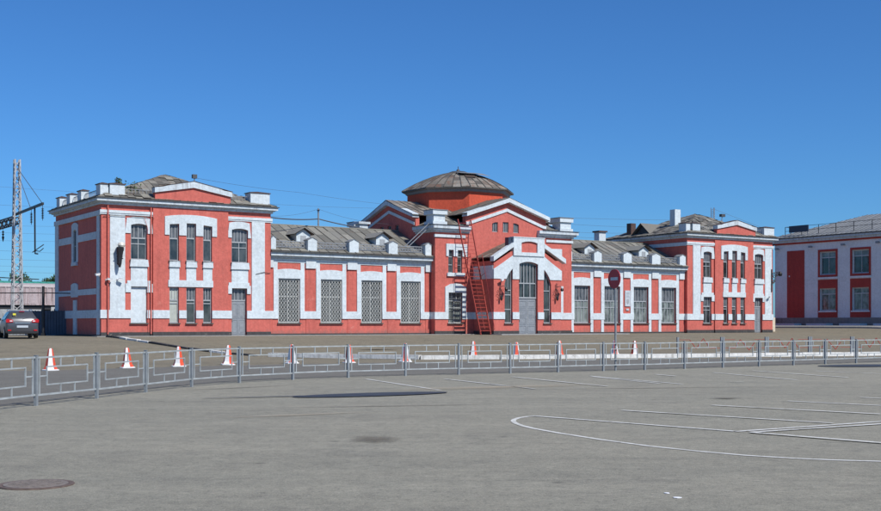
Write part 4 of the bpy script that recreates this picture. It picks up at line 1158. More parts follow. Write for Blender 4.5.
# ------------------------------------------------------------------ street things
# pedestrian fence
FP = [(-9.2, 19.3), (-8.78, 21.6), (-8.29, 23.77), (-7.72, 26.05), (-7.23, 28.45), (-6.62, 30.85), (-5.72, 33.0), (-4.43, 34.8), (-2.88, 36.2), (-1.13, 37.4), (0.6, 38.3), (2.36, 39.25), (4.08, 40.25), (5.79, 41.25), (7.43, 42.2), (9.11, 43.3), (10.83, 44.5), (12.56, 45.75), (14.3, 47.0), (16.0, 48.24), (17.72, 49.46), (19.45, 50.7), (21.2, 51.9)]
fe = empty('pedestrian_fence', (FP[0][0], FP[0][1], 0), label='low grey metal pedestrian fence with rectangular panels curving across the car park', cat='fence')
ox, oy = FP[0]
FHT = 1.03
def loc_(m, o): return o
for i, (x, y) in enumerate(FP):
    m_ = MB(); s = .032
    k = Vector((x - ox, y - oy, 0))
    m_.box(-s, s, -s, s, -.05, FHT); m_.box(-s - .006, s + .006, -s - .006, s + .006, FHT, FHT + .012)
    o = m_.build('post', 'post', fe); o.location = k
    j = min(i + 1, len(FP) - 1); a_ = FP[j][0] - FP[max(i - 1, 0)][0]; b_ = FP[j][1] - FP[max(i - 1, 0)][1]; o.rotation_euler = (random.uniform(-.012, .012), random.uniform(-.012, .012), math.atan2(b_, a_))
for i in range(len(FP) - 1):
    a, b = Vector((*FP[i], 0)), Vector((*FP[i + 1], 0)); L = (b - a).length
    m_ = MB()
    zt, zb = .985, .215
    x0_, x1_ = .04, L - .04
    m_.box(x0_, x1_, -.017, .017, zt - .018, zt + .018); m_.box(x0_, x1_, -.017, .017, zb - .018, zb + .018)
    t_ = .013
    for xx in (.12, L - .12): m_.box(xx - t_, xx + t_, -.012, .012, zb + .02, zt - .02)
    ra, rb = .12 + L * .11, L - .12 - L * .11; za, zc_ = .40, .80
    m_.prism(rect(ra, rb, za, zc_), [rect(ra + .028, rb - .028, za + .028, zc_ - .028)], -.012, .012)
    for f_ in (.33, .67):
        xx = ra + (rb - ra) * f_
        m_.box(xx - t_, xx + t_, -.011, .011, zc_, zt - .02); m_.box(xx - t_, xx + t_, -.011, .011, zb + .02, za)
    mz = (za + zc_) / 2
    m_.box(.12 + t_, ra, -.011, .011, mz - t_, mz + t_); m_.box(rb, L - .12 - t_, -.011, .011, mz - t_, mz + t_)
    o = m_.build('panel', 'fence', fe); o.location = (a.x - ox, a.y - oy, random.uniform(-.008, .008)); o.rotation_euler = (0, random.uniform(-.004, .004), math.atan2((b - a).y, (b - a).x))

# traffic cones
def make_cone():
    t = empty('traffic_cone', (0, 0, 0), cat='traffic cone', group='red and white striped cones along the road')
    m_ = MB(); n = 6; prof = [(.25, .05), (.185, .16), (.085, .74), (.055, .80)]
    for j in range(n):
        a0, a1 = 2 * math.pi * j / n, 2 * math.pi * (j + 1) / n
        for (r0, z0), (r1, z1) in zip(prof, prof[1:]):
            m_.face([(r0 * math.cos(a0), r0 * math.sin(a0), z0), (r0 * math.cos(a1), r0 * math.sin(a1), z0), (r1 * math.cos(a1), r1 * math.sin(a1), z1), (r1 * math.cos(a0), r1 * math.sin(a0), z1)], j % 2)
        m_.face([(0, 0, .80), (.055 * math.cos(a0), .055 * math.sin(a0), .80), (.055 * math.cos(a1), .055 * math.sin(a1), .80)], 0)
    m_.build('body', ['cone_red', 'cone_white'], t)
    MB().lathe([(.30, 0), (.30, .035), (.25, .05), (.1, .055)], n=6).build('base', 'cone_white', t)
    return t
cones = [(-14.03, 41.73, 1.37), (-11.9, 44.09, 1.22), (-10.3, 45.64, 1.0), (-8.71, 47.53, .95), (-6.29, 49.09, .1), (-3.94, 49.97, 1.0), (-1.56, 51.28, .1), (1.6, 57.0, .9), (3.82, 58.5, .1), (6.19, 60.3, .95), (9.23, 61.4, 0.1), (10.2, 61.0, 1.1)]
cl = ['leftmost striped cone, showing a red middle stripe, near the grey fence', 'second striped cone from the left, red stripe facing the front', 'third striped cone from the left, at the end of the dark kerb',
      'fourth striped cone from the left, in front of the tower door', 'fifth striped cone from the left, before the first grilled window', 'sixth striped cone from the left, white side to the right',
      'seventh striped cone from the left, beyond the white kerb start', 'striped cone in front of the ladder foot, behind the white kerb', 'striped cone in front of the portal door, behind the white kerb',
      'striped cone right of the portal, behind the white kerb', 'striped cone just left of the no entry sign pole', 'rightmost striped cone, just right of the no entry sign pole']
c0 = None
for (x, y, rz), lab in zip(cones, cl):
    if c0 is None: c0 = make_cone(); c0.location = (x, y, terr(x, y) + .004); c0.rotation_euler = (0, 0, rz); c0['label'] = lab
    else:
        q_ = dup(c0, (x, y, terr(x, y) + .004), rz, lab); q_.rotation_euler = (random.uniform(-.03, .03), random.uniform(-.03, .03), rz); k_ = random.uniform(.95, 1.04); q_.scale = (k_, k_, k_)

# whitewashed kerb from the tower corner and along the road
KP = [(-20.2, 70.4), (-18.0, 66.9), (-16.25, 64.9), (-14.8, 63.4), (-13.4, 61.9), (-12.0, 60.6), (-10.8, 59.7), (-9.3, 58.6)]
KQ = [(-8.6, 58.3), (-4.68, 56.7), (-0.96, 54.9), (2.8, 55.2), (5.71, 56.0), (10.35, 57.5), (16.27, 59.4), (23.5, 61.6), (29, 63.9)]
def kerb(P, w, h, name, lab, gap=.03, L=1.9, mats='kerbpaint', jit=.0):
    t = empty(name, (P[0][0], P[0][1], 0), label=lab, cat='kerb')
    for i in range(len(P) - 1):
        a, b = Vector((*P[i], 0)), Vector((*P[i + 1], 0)); n = max(1, round((b - a).length / L))
        for k in range(n):
            p = a.lerp(b, k / n); q = a.lerp(b, (k + 1) / n); d = (q - p).normalized(); p = p + d * gap; q = q - d * gap
            j1 = random.uniform(-jit, jit); j2 = random.uniform(-jit, jit)
            p.z = terr(p.x, p.y) + h / 2 + j1; q.z = terr(q.x, q.y) + h / 2 + j2
            o_ = Vector((P[0][0], P[0][1], 0))
            MB().bar(p - o_, q - o_, w, h).build('kerbstone', 'base' if (name == 'old_kerb' and random.random() < .5) else mats, t)
kerb(KP, .26, .10, 'old_kerb', 'broken low kerb with worn white paint running from the tower corner', .03, 1.6, jit=.025)
kerb(KQ, .30, .20, 'white_kerb', 'thick whitewashed kerb running behind the fence along the road', .015, 3.0, jit=.012)

# no entry sign
sg = empty('no_entry_sign', (6.28, 41.62, 0), R(-60), label='round red no entry sign with a white bar on a grey pole', cat='road sign')
MB().tube([(0, 0, -.05), (0, 0, 3.62)], .038, 12).build('pole', 'post', sg)
dsc = MB()
nn_ = 36
dsc.prism([(.34 * math.cos(2 * math.pi * i / nn_), .34 * math.sin(2 * math.pi * i / nn_)) for i in range(nn_)], (), -.06, -.045, mp=lambda u, d, w: (u, d, w + 3.30))
d_ = dsc.build('disc', 'signred', sg)
MB().box(-.205, .205, -.064, -.058, 3.245, 3.355).build('bar', 'signwhite', d_)
MB().prism([(.345 * math.cos(2 * math.pi * i / nn_), .345 * math.sin(2 * math.pi * i / nn_)) for i in range(nn_)], [[(.325 * math.cos(2 * math.pi * i / nn_), .325 * math.sin(2 * math.pi * i / nn_)) for i in range(nn_)]], -.066, -.04, mp=lambda u, d, w: (u, d, w + 3.30)).build('rim', 'signred', d_)
MB().box(-.05, .05, -.045, .04, 3.15, 3.19).box(-.05, .05, -.045, .04, 3.42, 3.46).build('clamp', 'steel', sg)

# red zigzag barriers on the right
rbn = [(12.2, 59.9), (14.75, 60.7), (17.3, 61.5), (19.85, 62.3), (22.4, 63.1), (24.95, 63.9), (27.5, 64.7)]
lab = ['red zigzag barrier section right of the no entry sign', 'red zigzag barrier section in front of the right tower windows', 'red zigzag barrier section in front of the right tower door', 'red zigzag barrier section just right of the red tower corner', 'red zigzag barrier section before the white building door', 'red zigzag barrier section at the right edge of the photo']
for i in range(6):
    a, b = Vector((*rbn[i], 0)), Vector((*rbn[i + 1], 0)); L = (b - a).length
    t = empty('zigzag_barrier', (a.x, a.y, terr(a.x, a.y)), math.atan2((b - a).y, (b - a).x), label=lab[i], cat='barrier', group='red zigzag barriers beyond the fence')
    for xx in (.06, L - .06): MB().box(xx - .05, xx + .05, -.05, .05, 0, 1.0).build('post', 'post', t)
    m_ = MB()
    for zz in (.42, .86): m_.bar((.1, 0, zz), (L * .28, 0, zz), .022); m_.bar((L * .72, 0, zz), (L - .1, 0, zz), .022)
    zz_ = [(.28, .42), (.40, .86), (.60, .30), (.72, .70)]
    zz2 = [(.28, .86), (.42, .40), (.58, .92), (.72, .42)]
    for q in ((zz_,) if i % 2 else (zz2,)):
        for (p0, z0), (p1, z1) in zip(q, q[1:]): m_.bar((L * p0, 0, z0), (L * p1, 0, z1), .03)
    m_.build('rail', 'ladder', t)

# ------------------------------------------------------------------ car
def make_car():
    t = empty('parked_car', (-24.46, 67.2, terr(-24.4, 67)), R(26), label='dark grey hatchback parked by the left tower, seen from behind', cat='car')
    # stations along the length: y, zb, zbelt, zroof, wlow, wbelt, wroof
    S = [(-2.14, .38, .74, .78, .72, .78, .70), (-2.10, .30, .98, 1.06, .83, .86, .70), (-1.98, .24, 1.02, 1.20, .87, .87, .66), (-1.72, .24, 1.04, 1.47, .88, .88, .60), (-1.5, .24, 1.04, 1.53, .89, .885, .60), (-.6, .24, 1.02, 1.57, .89, .885, .62),
         (.1, .24, .99, 1.54, .89, .88, .62), (.7, .24, .97, 1.28, .89, .87, .64), (1.05, .24, .95, 1.05, .89, .86, .68), (1.6, .26, .86, .93, .88, .82, .6), (2.05, .30, .70, .76, .82, .74, .5), (2.18, .38, .58, .62, .70, .62, .4)]
    def ring(s):
        y, zb, zm, zr, wl, wb, wr = s
        h = [(wl * .80, zb), (wl * .97, zb + .06), (wl, zb + .22), (wl, (zb + zm) / 2 + .08), (wb, zm), (wr + (wb - wr) * .35, zm + (zr - zm) * .6), (wr, zr - .04), (wr * .75, zr)]
        return [(x, y, z) for x, z in h] + [(-x, y, z) for x, z in reversed(h)]
    m_ = MB(); rings = [ring(s) for s in S]; n = len(rings[0])
    for r in rings: m_.v += r
    for i in range(len(rings) - 1):
        for j in range(n):
            a = i * n + j; b = i * n + (j + 1) % n; m_.f.append((a, b, b + n, a + n)); m_.mi.append(0)
    m_.f.append(tuple(range(n))); m_.mi.append(0); m_.f.append(tuple((len(rings) - 1) * n + j for j in reversed(range(n)))); m_.mi.append(0)
    body = m_.build('body', 'carbody', t, smooth=True)
    MB().face([(-.66, -2.085, 1.05), (.66, -2.085, 1.05), (.52, -1.73, 1.445), (-.52, -1.73, 1.445)]).build('rear_window', 'carglass', t)
    for sx in (-1, 1):
        w = MB()
        w.face([(sx * .884, -1.55, 1.08), (sx * .884, .75, 1.02), (sx * .70, .35, 1.38), (sx * .655, -.1, 1.485), (sx * .64, -1.35, 1.47)])
        w.build('side_window', 'carglass', t)
        lamp = MB().prism([(.50, .90), (.86, .88), (.885, 1.02), (.80, 1.10), (.50, 1.03)], (), -2.16, -1.86, mp=lambda u, d, ww: (sx * u, d, ww)).build('tail_light', 'lamp', t)
        MB().box(min(sx * .54, sx * .68), max(sx * .54, sx * .68), -2.175, -2.15, .94, 1.0).build('reversing_lens', 'lampw', lamp)
        MB().box(min(sx * .60, sx * .78), max(sx * .60, sx * .78), -2.20, -2.1, .42, .49).build('reflector', 'lamp', t)
        mm = MB().box(min(sx * .88, sx * 1.06), max(sx * .88, sx * 1.06), .52, .66, 1.0, 1.14); mm.build('wing_mirror', 'carblack', t)
        MB().tube([(sx * .60, -1.35, 1.55), (sx * .60, -1.2, 1.61), (sx * .60, .0, 1.62), (sx * .60, .15, 1.56)], .02, 6).build('roof_rail', 'chrome', t)
        for yy in (-1.35, 1.35):
            w = MB().tube([(sx * .70, yy, .32), (sx * .90, yy, .32)], .32, 22).build('tyre', 'tyre', t)
            MB().tube([(sx * .88, yy, .32), (sx * .912, yy, .32)], .20, 14).build('rim', 'rim', w)
        for ya in (1.35, -1.35): MB().prism([(ya + .39 * math.cos(R(a)), .30 + .39 * math.sin(R(a))) for a in range(0, 181, 15)], (), .882, .895, mp=lambda u, d, ww: (sx * d, u, ww)).build('wheel_arch', 'carblack', t)
    MB().box(-.80, .80, -2.18, -1.95, .28, .40).build('bumper', 'carblack', t)
    MB().box(-.30, .30, -2.165, -2.135, .60, .72).build('number_plate', 'signwhite', t)
    MB().box(-.40, .40, -2.15, -2.11, .84, .88).build('boot_trim', 'chrome', t)
    MB().box(-.50, -.34, -2.03, -1.99, 1.30, 1.40).bar((-.48, -2.0, 1.24), (-.3, -2.0, 1.24), .005).build('sticker', 'yellow', t)
    MB().bar((0, -2.10, 1.07), (.35, -1.99, 1.18), .02).build('wiper', 'carblack', t)
    MB().box(-.14, .14, -1.78, -1.66, 1.50, 1.53).build('brake_light', 'lamp', t)
make_car()

# ------------------------------------------------------------------ left yard fences and railway
def postfence():
    t = empty('sheet_metal_fence', (-31, 80, .88), label='dark blue corrugated metal fence between the car and the tower', cat='fence')
    m_ = MB(); x = 2.6
    while x < 10:
        m_.box(x, x + .10, -.03, .03, .05, 1.72 + .02 * math.sin(x * 3)); m_.box(x + .10, x + .2, .0, .05, .05, 1.70); x += .2
    m_.build('sheeting', 'bluefence', t)
    MB().box(2.6, 10, .06, .12, .4, .5).box(2.6, 10, .06, .12, 1.3, 1.4).build('rail', 'bluefence', t)
postfence()
t = empty('board_fence', (-60, 80, .88), label='pale board fence at the far left behind the car', cat='fence')
m_ = MB()
for k in range(134): m_.box(k * .235, k * .235 + .2, -.02, .02, .05, 1.75 + .03 * random.random())
m_.build('boards', 'whitefence', t); MB().box(0, 31.5, .02, .08, .4, .5).box(0, 31.5, .02, .08, 1.3, 1.4).build('rail', 'whitefence', t)
t = empty('gate_post', (-26.85, 78.4, .88), label='tall dark steel post standing by the blue metal fence', cat='post')
MB().tube([(0, 0, 0), (0, 0, 3.35)], .09, 8).build('shaft', 'carblack', t); MB().box(-.12, .12, -.12, .12, 0, .2).build('foot', 'carblack', t)
t = empty('gate_post', (-34.0, 92.0, .88), label='slim pale post behind the car roof', cat='post')
MB().tube([(0, 0, 0), (0, 0, 3.9)], .06, 8).build('shaft', 'mast', t); MB().box(-.12, .12, -.12, .12, 0, .2).build('foot', 'mast', t)
o = MB().tube([(-60, 78.4, 3.72), (-26.85, 78.4, 3.78), (-24.0, 79.5, 3.76)], .035, 5).build('steam_pipe', 'carblack'); tag(o, 'thin dark pipe running level from the tall post to the tower', 'pipe')

# freight wagons, parallel to the station
def wagon_mesh():
    t = empty('freight_wagon', (0, 0, 0), cat='freight wagon', group='covered wagons standing behind the station yard')
    L, w = 13.8, 2.9
    m_ = MB().prism([(-w / 2, 1.25), (w / 2, 1.25), (w / 2, 3.75), (w / 2 - .25, 4.05), (0, 4.3), (-w / 2 + .25, 4.05), (-w / 2, 3.75)], (), 0, L, mp=lambda u, d, z: (d, u, z))
    for k in range(17): m_.box(.3 + k * .82, .42 + k * .82, -w / 2 - .12, -w / 2 + .01, 1.3, 3.72)
    m_.box(0, L, -w / 2 - .08, -w / 2, 3.7, 3.82); m_.box(0, L, -w / 2 - .08, -w / 2, 1.22, 1.36)
    m_.build('body', 'wagon', t)
    MB().box(L / 2 - 1.6, L / 2 + 1.6, -w / 2 - .12, -w / 2 - .03, 1.4, 3.6).build('sliding_door', 'wagon', t)
    r = MB(); pr = [(-w / 2 - .1, 3.8), (-w / 2 + .25, 4.1), (0, 4.36), (w / 2 - .25, 4.1), (w / 2 + .1, 3.8)]
    for a, b in zip(pr, pr[1:]): r.face([(-.1, a[0], a[1]), (-.1, b[0], b[1]), (L + .1, b[0], b[1]), (L + .1, a[0], a[1])])
    r.build('roof', 'wagroof', t)
    f = MB().box(.2, L - .2, -1.1, 1.1, 1.0, 1.22).box(3, L - 3, -1.2, -1.1, .6, 1.0); f.build('underframe', 'carblack', t)
    for x in (1.6, 3.4, L - 3.4, L - 1.6):
        ww = MB()
        for s in (-.8, .8): ww.tube([(x, s - .07, .47), (x, s + .07, .47)], .47, 16)
        ww.tube([(x, -.8, .47), (x, .8, .47)], .08, 8); ww.build('wheelset', 'carblack', t)
    return t
w0 = None
base = Vector((-61.2, 164.5)); dr2 = Vector((.833, .553))
wl_ = ['covered wagon leftmost in view, faded pink with rust marks', 'faded pink covered wagon directly behind the lattice mast', 'faded pink covered wagon half hidden by the left tower']
for i, k in enumerate((-1.35, -.35, .65)):
    p = base + dr2 * (k * 15.0)
    if w0 is None: w0 = wagon_mesh(); w0.location = (p.x, p.y, 3.15); w0.rotation_euler = (0, 0, ANG); w0['label'] = wl_[0]
    else: dup(w0, (p.x, p.y, 3.15), ANG, wl_[i])
# railway embankment
m_ = MB().prism([(-9, -.5), (9, -.5), (4, 2.95), (-4, 2.95)], (), -220, 120, mp=lambda u, d, z: (d, u, z))
o = m_.build('railway_embankment', 'old'); o.location = (-61.2, 164.5, .1); o.rotation_euler = (0, 0, ANG); tag(o, kind='structure')
m_ = MB()
for s in (-.76, .76): m_.box(-220, 120, s - .04, s + .04, 3.05, 3.15)
o = m_.build('railway_track', 'cap'); o.location = (-61.2, 164.5, 0); o.rotation_euler = (0, 0, ANG); tag(o, kind='structure')

# green-roofed shed
t = empty('green_roofed_shed', (-76, 186, .9), ANG, label='long shed with a green sheet roof showing above the wagons', cat='shed')
MB().box(0, 60, 0, 12, 0, 7.2).build('wall', 'whitefence', t)
r = MB(); roof_face(r, [(-.5, -.6, 7.0), (60.5, -.6, 7.0), (60.5, 6, 8.0), (-.5, 6, 8.0)], 1.2, 6, .01); roof_face(r, [(60.5, 12.6, 7.0), (-.5, 12.6, 7.0), (-.5, 6, 8.0), (60.5, 6, 8.0)], 1.2, 6, .01)
r.build('roof', ['green', 'green'], t)

# trees
def tree(x, y, h, rc, lab, seed):
    rnd = random.Random(seed); z = terr(x, y)
    t = empty('broadleaf_tree', (x, y, z), label=lab, cat='tree', group='trees beyond the railway')
    m_ = MB().tube([(0, 0, -.2), (.1, 0, h * .3), (.0, .1, h * .75)], [.28, .2, .07], 8)
    for k in range(6):
        a = rnd.uniform(0, 6.28); z0 = h * rnd.uniform(.3, .6)
        m_.tube([(0, 0, z0), (math.cos(a) * rc * .6, math.sin(a) * rc * .6, z0 + h * .22)], [.1, .03], 5)
    m_.build('trunk', 'bark', t)
    cl_ = []
    for k in range(26):
        a = rnd.uniform(0, 6.28); zz = rnd.uniform(.38, .97); rr = rc * math.sqrt(rnd.random()) * (1 - .55 * abs(zz - .6) / .4)
        cl_.append((Vector((math.cos(a) * rr, math.sin(a) * rr, zz * h)), rnd.uniform(.5, .95) * rc * .36))
    c = MB()
    for cc_, r_ in cl_:
        for q in range(85):
            d = Vector((rnd.gauss(0, 1), rnd.gauss(0, 1), rnd.gauss(0, 1))).normalized() * r_ * rnd.uniform(.5, 1.05)
            p = cc_ + d; u = Vector((rnd.gauss(0, 1), rnd.gauss(0, 1), rnd.gauss(0, 1))).normalized() * .17
            v = u.cross(Vector((rnd.gauss(0, 1), rnd.gauss(0, 1), rnd.gauss(0, 1)))).normalized() * .13
            c.face([p - u, p + v, p + u, p - v])
    c.build('crown', 'leaf', t)
tree(-92, 215, 10.6, 4.0, 'green tree at the far left edge above the wagons', 1)
tree(-83, 218, 9.6, 3.6, 'green tree just right of the far left tree', 6)
tree(-77, 213, 9.9, 3.4, 'green tree to the right of the lattice mast', 2)
tree(-71.5, 214, 9.4, 2.6, 'small green tree nearest to the left tower', 3)

# catenary mast
cm = empty('catenary_mast', (-37.6, 103, .88), ANG, label='tall white lattice railway mast with a dark cantilever arm', cat='mast')
Hm = 15.4
def legp(i, z):
    s = .42 - .21 * z / Hm; sx, sy = ((-1, -1), (1, -1), (1, 1), (-1, 1))[i]; return Vector((sx * s, sy * s, z))
m_ = MB(); nst = 24
for i in range(4):
    m_.bar(legp(i, 0), legp(i, Hm), .11)
    for k in range(nst):
        z0, z1 = Hm * k / nst, Hm * (k + 1) / nst
        m_.bar(legp(i, z0 if k % 2 else z1), legp((i + 1) % 4, z1 if k % 2 else z0), .055)
        if k % 4 == 0: m_.bar(legp(i, z0), legp((i + 1) % 4, z0), .05)
m_.build('lattice', 'mast', cm)
# cantilever arm pointing to the viewer side (local -y)
m_ = MB().bar((0, 1.2, 10.55), (0, -8.6, 10.75), .16, .20); arm = m_.build('arm', 'carblack', cm)
m_ = MB().tube([(0, -8.4, 10.8), (0, -.2, 14.6)], .03, 5).tube([(0, -4.6, 10.75), (0, -.2, 14.2)], .03, 5); m_.build('stay', 'wire', cm)
MB().tube([(0, -6.0, 10.6), (0, -6.1, 6.9)], .07, 6).build('drop_post', 'carblack', cm)
m_ = MB().tube([(0, -5.3, 6.9), (0, -8.8, 7.35)], .04, 5).tube([(0, -6.1, 7.0), (0, -7.6, 6.85), (.2, -8.0, 7.1)], .035, 5).tube([(0, -6.1, 6.95), (0, -6.1, 6.75), (.1, -6.6, 6.7)], .06, 5); m_.build('registration_arm', 'carblack', cm)
for yy, z in ((-4.9, 10.55), (-8.5, 10.65)):
    m_ = MB()
    prof = [(.02, 0), (.02, -.25)]
    for k in range(8): prof += [(.03, -.28 - k * .11), (.13, -.32 - k * .11), (.03, -.36 - k * .11)]
    prof += [(.02, -1.3)]
    m_.lathe(prof, (0, yy, z), 8).build('insulator', 'carblack', cm)
m_ = MB().bar((-1.6, 0, 4.9), (1.9, 0, 4.8), .10, .08); m_.build('cross_bar', 'carblack', cm)
# rigid cross beam going away to the left, with its own far mast
m_ = MB()
L0 = 1.0; L1_ = 26.0; zB = 10.1
for zz in (zB - .35, zB + .25):
    for xx in (-.28, .28): m_.bar((xx, L0 - .6, zz), (xx, L1_, zz), .10)
k = 0; yy = L0 - .6
while yy < L1_ - 1:
    for xx in (-.28, .28): m_.bar((xx, yy, zB - .35 if k % 2 else zB + .25), (xx, yy + .8, zB + .25 if k % 2 else zB - .35), .07)
    m_.bar((-.28, yy, zB + .25), (.28, yy + .8, zB + .25), .06); m_.bar((-.28, yy, zB - .35), (.28, yy + .8, zB - .35), .06); yy += .8; k += 1
m_.build('cross_beam', 'eave', cm)
m_ = MB().lathe([(.02, 0), (.02, -.3), (.12, -.35), (.03, -.5), (.12, -.6), (.03, -.75), (.12, -.85), (.02, -1.3)], (0, 5.2, zB - .4), 8); m_.build('insulator', 'carblack', cm)

# overhead wires
def wire(pts, lab, r=.022, sag=0.0):
    P = []
    for i in range(len(pts) - 1):
        a, b = Vector(pts[i]), Vector(pts[i + 1]); L = (b - a).length
        for k in range(13 if i == len(pts) - 2 else 12):
            t_ = k / 12; p = a.lerp(b, t_); p.z -= sag * 4 * t_ * (1 - t_); P.append(p)
    o = MB().tube(P, r * (.9 if r > .04 else .45), 5).build('overhead_wire', 'wire'); tag(o, lab, 'wire', 'overhead wires')
def atpx(x, y, Z): return ((x - 440.5) / 1160 * Z, Z, 1.68 + (324 - y) / 1160 * Z)

wl2 = [((-60, 182.0), (215, 199.5), 120, 145, 'uppermost wire crossing the lattice mast top left', .022),
       ((-60, 201.5), (150, 209.5), 105, 130, 'wire crossing the mast at the level of the arm', .02),
       ((-60, 224), (140, 226), 118, 150, 'wire just below the cross beam', .02), ((-60, 230), (140, 235), 112, 140, 'second wire below the cross beam', .02),
       ((-60, 239), (140, 241), 118, 150, 'wire level with the registration arm', .02), ((-60, 247), (140, 255), 104, 130, 'wire sloping under the registration arm', .02),
       ((-60, 257), (140, 261), 112, 140, 'wire next above the lowest pair', .02), ((-60, 264), (140, 267), 118, 150, 'upper wire of the lowest pair above the trees', .02), ((-60, 268.5), (140, 274), 104, 130, 'lowest wire just above the trees', .02)]
for a, b, Z0, Z1, lab_, r_ in wl2:
    p0, p1 = Vector(atpx(*a, Z0)), Vector(atpx(*b, Z1)); wire([p0 - (p1 - p0) * 3, p0, p1], lab_, r_, .15)
wire([onst(7.4, 3.0, 10.9), atpx(300, 192.5, 103), atpx(408, 206.5, 112)], 'thin wire from the left tower floodlight towards the dome', .022, .1)
wire([atpx(262, 203.5, 112), atpx(400, 208.5, 125)], 'thin wire behind the left wing ending at the dome gable', .02, .1)
wire([onst(11.9, 1.5, 8.35), onst(18.1, 5.1, 8.75), onst(24.6, 5.5, 8.1)], 'thick black cable from the left tower over the pole to the central block', .05, .12)
wire([onst(11.9, 2.5, 8.5), onst(18.1, 5.1, 9.5), onst(24.9, 5.5, 8.7)], 'thin black cable above the thick one on the left wing', .02, .25)
wire([onst(59.4, 4, 11.7), onst(62.6, .5, 9.7)], 'guy wire from the lattice aerial to the tower parapet', .022)
for i, (a, b, Z0, Z1, lb) in enumerate([((560, 217.5), (700, 220), 150, 170, 'upper wire in the sky right of the dome'), ((560, 223.5), (665, 228), 150, 165, 'second wire in the sky right of the dome'), ((560, 231.5), (640, 233), 150, 160, 'third wire in the sky right of the dome'), ((560, 236), (640, 239), 150, 160, 'lowest wire in the sky right of the dome')]):
    wire([atpx(*a, Z0), atpx(*b, Z1)], lb, .03, .1)
o = MB().tube([onst(25.3, -.2, 8.9), onst(23.0, .6, 6.6)], .04, 5).tube([onst(25.6, -.3, 8.9), onst(23.3, .55, 6.6)], .04, 5).build('stay_rods', 'steel')
tag(o, 'pair of thin stay rods from the corner pedestal down to the left wing roof', 'stay rods')

# ------------------------------------------------------------------ right building
RZ = math.atan2(-.833, .553)
RB = empty('white_office_building', (36.3, 125.9, 1.40), RZ, label='pale two storey building with dark red window panels and a grey metal roof', cat='building')
Lr = 34.0; HR = 8.95
wins = []
u = 5.9
while u < Lr - 3: wins.append((u, u + 2.0)); u += 3.97
hs = [];
for a, b in wins: hs += [rect(a, b, 5.38, 7.80), rect(a, b, 1.65, 3.98)]
MB().prism(rect(0, Lr, .0, HR), hs, 0, .4).build('front_wall', 'rb_white', RB)
MB().box(0, .4, .4, 14, 0, HR).box(Lr - .4, Lr, .4, 14, 0, HR).box(.4, Lr - .4, 13.6, 14, 0, HR).build('side_wall', 'rb_white', RB)
MB().box(-.1, Lr + .1, -.10, .1, -.3, .93).build('plinth', 'rb_plinth', RB)
MB().box(-.12, Lr + .12, -.10, .2, 8.78, HR - .0).build('red_frieze', 'rb_red', RB)
MB().box(-.35, Lr + .35, -.35, 14.3, HR, HR + .22).box(-.6, Lr + .6, -.6, 14.6, HR + .22, HR + .42).build('cornice', 'whitec', RB)
MB().box(-.68, Lr + .68, -.68, 14.7, HR + .42, HR + .50).build('gutter', 'eave', RB)
pn = MB().box(1.67, 3.93, -.05, .1, .95, 8.08); d_ = pn.build('door_panel', 'rb_red', RB)
MB().box(1.95, 2.05, -.1, -.04, 5.3, 5.45).build('lamp', 'plastic', d_)
for a, b in wins:
    m_ = MB().prism(rect(a - .22, b + .22, 5.15, 8.02), [rect(a, b, 5.38, 7.80)], -.04, .06).prism([(a - .22, .95), (b + .22, .95), (b + .22, 4.88), (a - .22, 4.88)], [rect(a, b, 1.65, 3.98)], -.04, .06)
    fr = m_.build('window_panel', 'rb_red', RB)
    MB().box(a - .26, b + .26, -.12, .05, 4.95, 5.14).box(a - .1, b + .1, -.10, .05, 1.50, 1.64).build('sill', 'rb_white', fr)
    for z0, z1 in ((5.38, 7.80), (1.65, 3.98)): window(a, b, z0, z1, 0, (.5,), (), .74, (.5,), 0, glass='glassc' if z0 < 3 else 'glass', frame='framew', sill=False, dep=.26, ft=.12, parent=RB, topglass='glassc')
rf = MB(); z0 = HR + .52; q = .6
rg = 13.2
roof_face(rf, [(-q, -q, z0), (Lr + q, -q, z0), (Lr - 6, 7, rg - 1.25), (6.5, 7, rg - 1.25)], .6, 8, .01)
roof_face(rf, [(-q, 14.6, z0), (-q, -q, z0), (6.5, 7, rg - 1.25)], .6, 8, .01)
roof_face(rf, [(Lr + q, 14.6, z0), (-q, 14.6, z0), (6.5, 7, rg - 1.25), (Lr - 6, 7, rg - 1.25)], .6, 8, .01)
roof_face(rf, [(Lr + q, -q, z0), (Lr + q, 14.6, z0), (Lr - 6, 7, rg - 1.25)], .6, 8, .01)
rf.build('roof', ['rb_roof', 'seam'], RB)
m_ = MB()
for zz in (10.25, 10.7): m_.bar((1.2, .25, zz), (Lr, .25, zz), .04)
u = 1.2
while u < Lr: m_.bar((u, .25, 9.6), (u, .25, 10.72), .05); u += 2.17
m_.bar((1.2, .25, 10.7), (1.2, 2.2, 10.7), .04); m_.bar((1.2, 2.2, 9.9), (1.2, 2.2, 10.7), .04)
m_.build('roof_railing', 'carblack', RB)
for u0 in (1.1, 5.1, 9.2, 13.2): MB().box(u0, u0 + 2.5, -1.2, -.11, -.1, .34).build('basement_cover', 'rb_white', RB)
for u0 in (.55, 4.95, 9.0, 13.1): 
    MB().tube([(u0, -.02, 8.35), (u0, -.35, 8.4)], .05, 6).box(u0 - .16, u0 + .16, -.5, -.25, 8.28, 8.48).build('floodlight', 'steel', RB)
def onrb(x, y, z):
    v = Matrix.Rotation(RZ, 3, 'Z') @ Vector((x, y, z)); return (v.x + 36.3, v.y + 125.9, v.z + 1.4)
t = empty('roof_sign', onrb(1.9, .05, 9.95), RZ, label='dark blue panel fixed to the roof railing of the pale building', cat='sign')
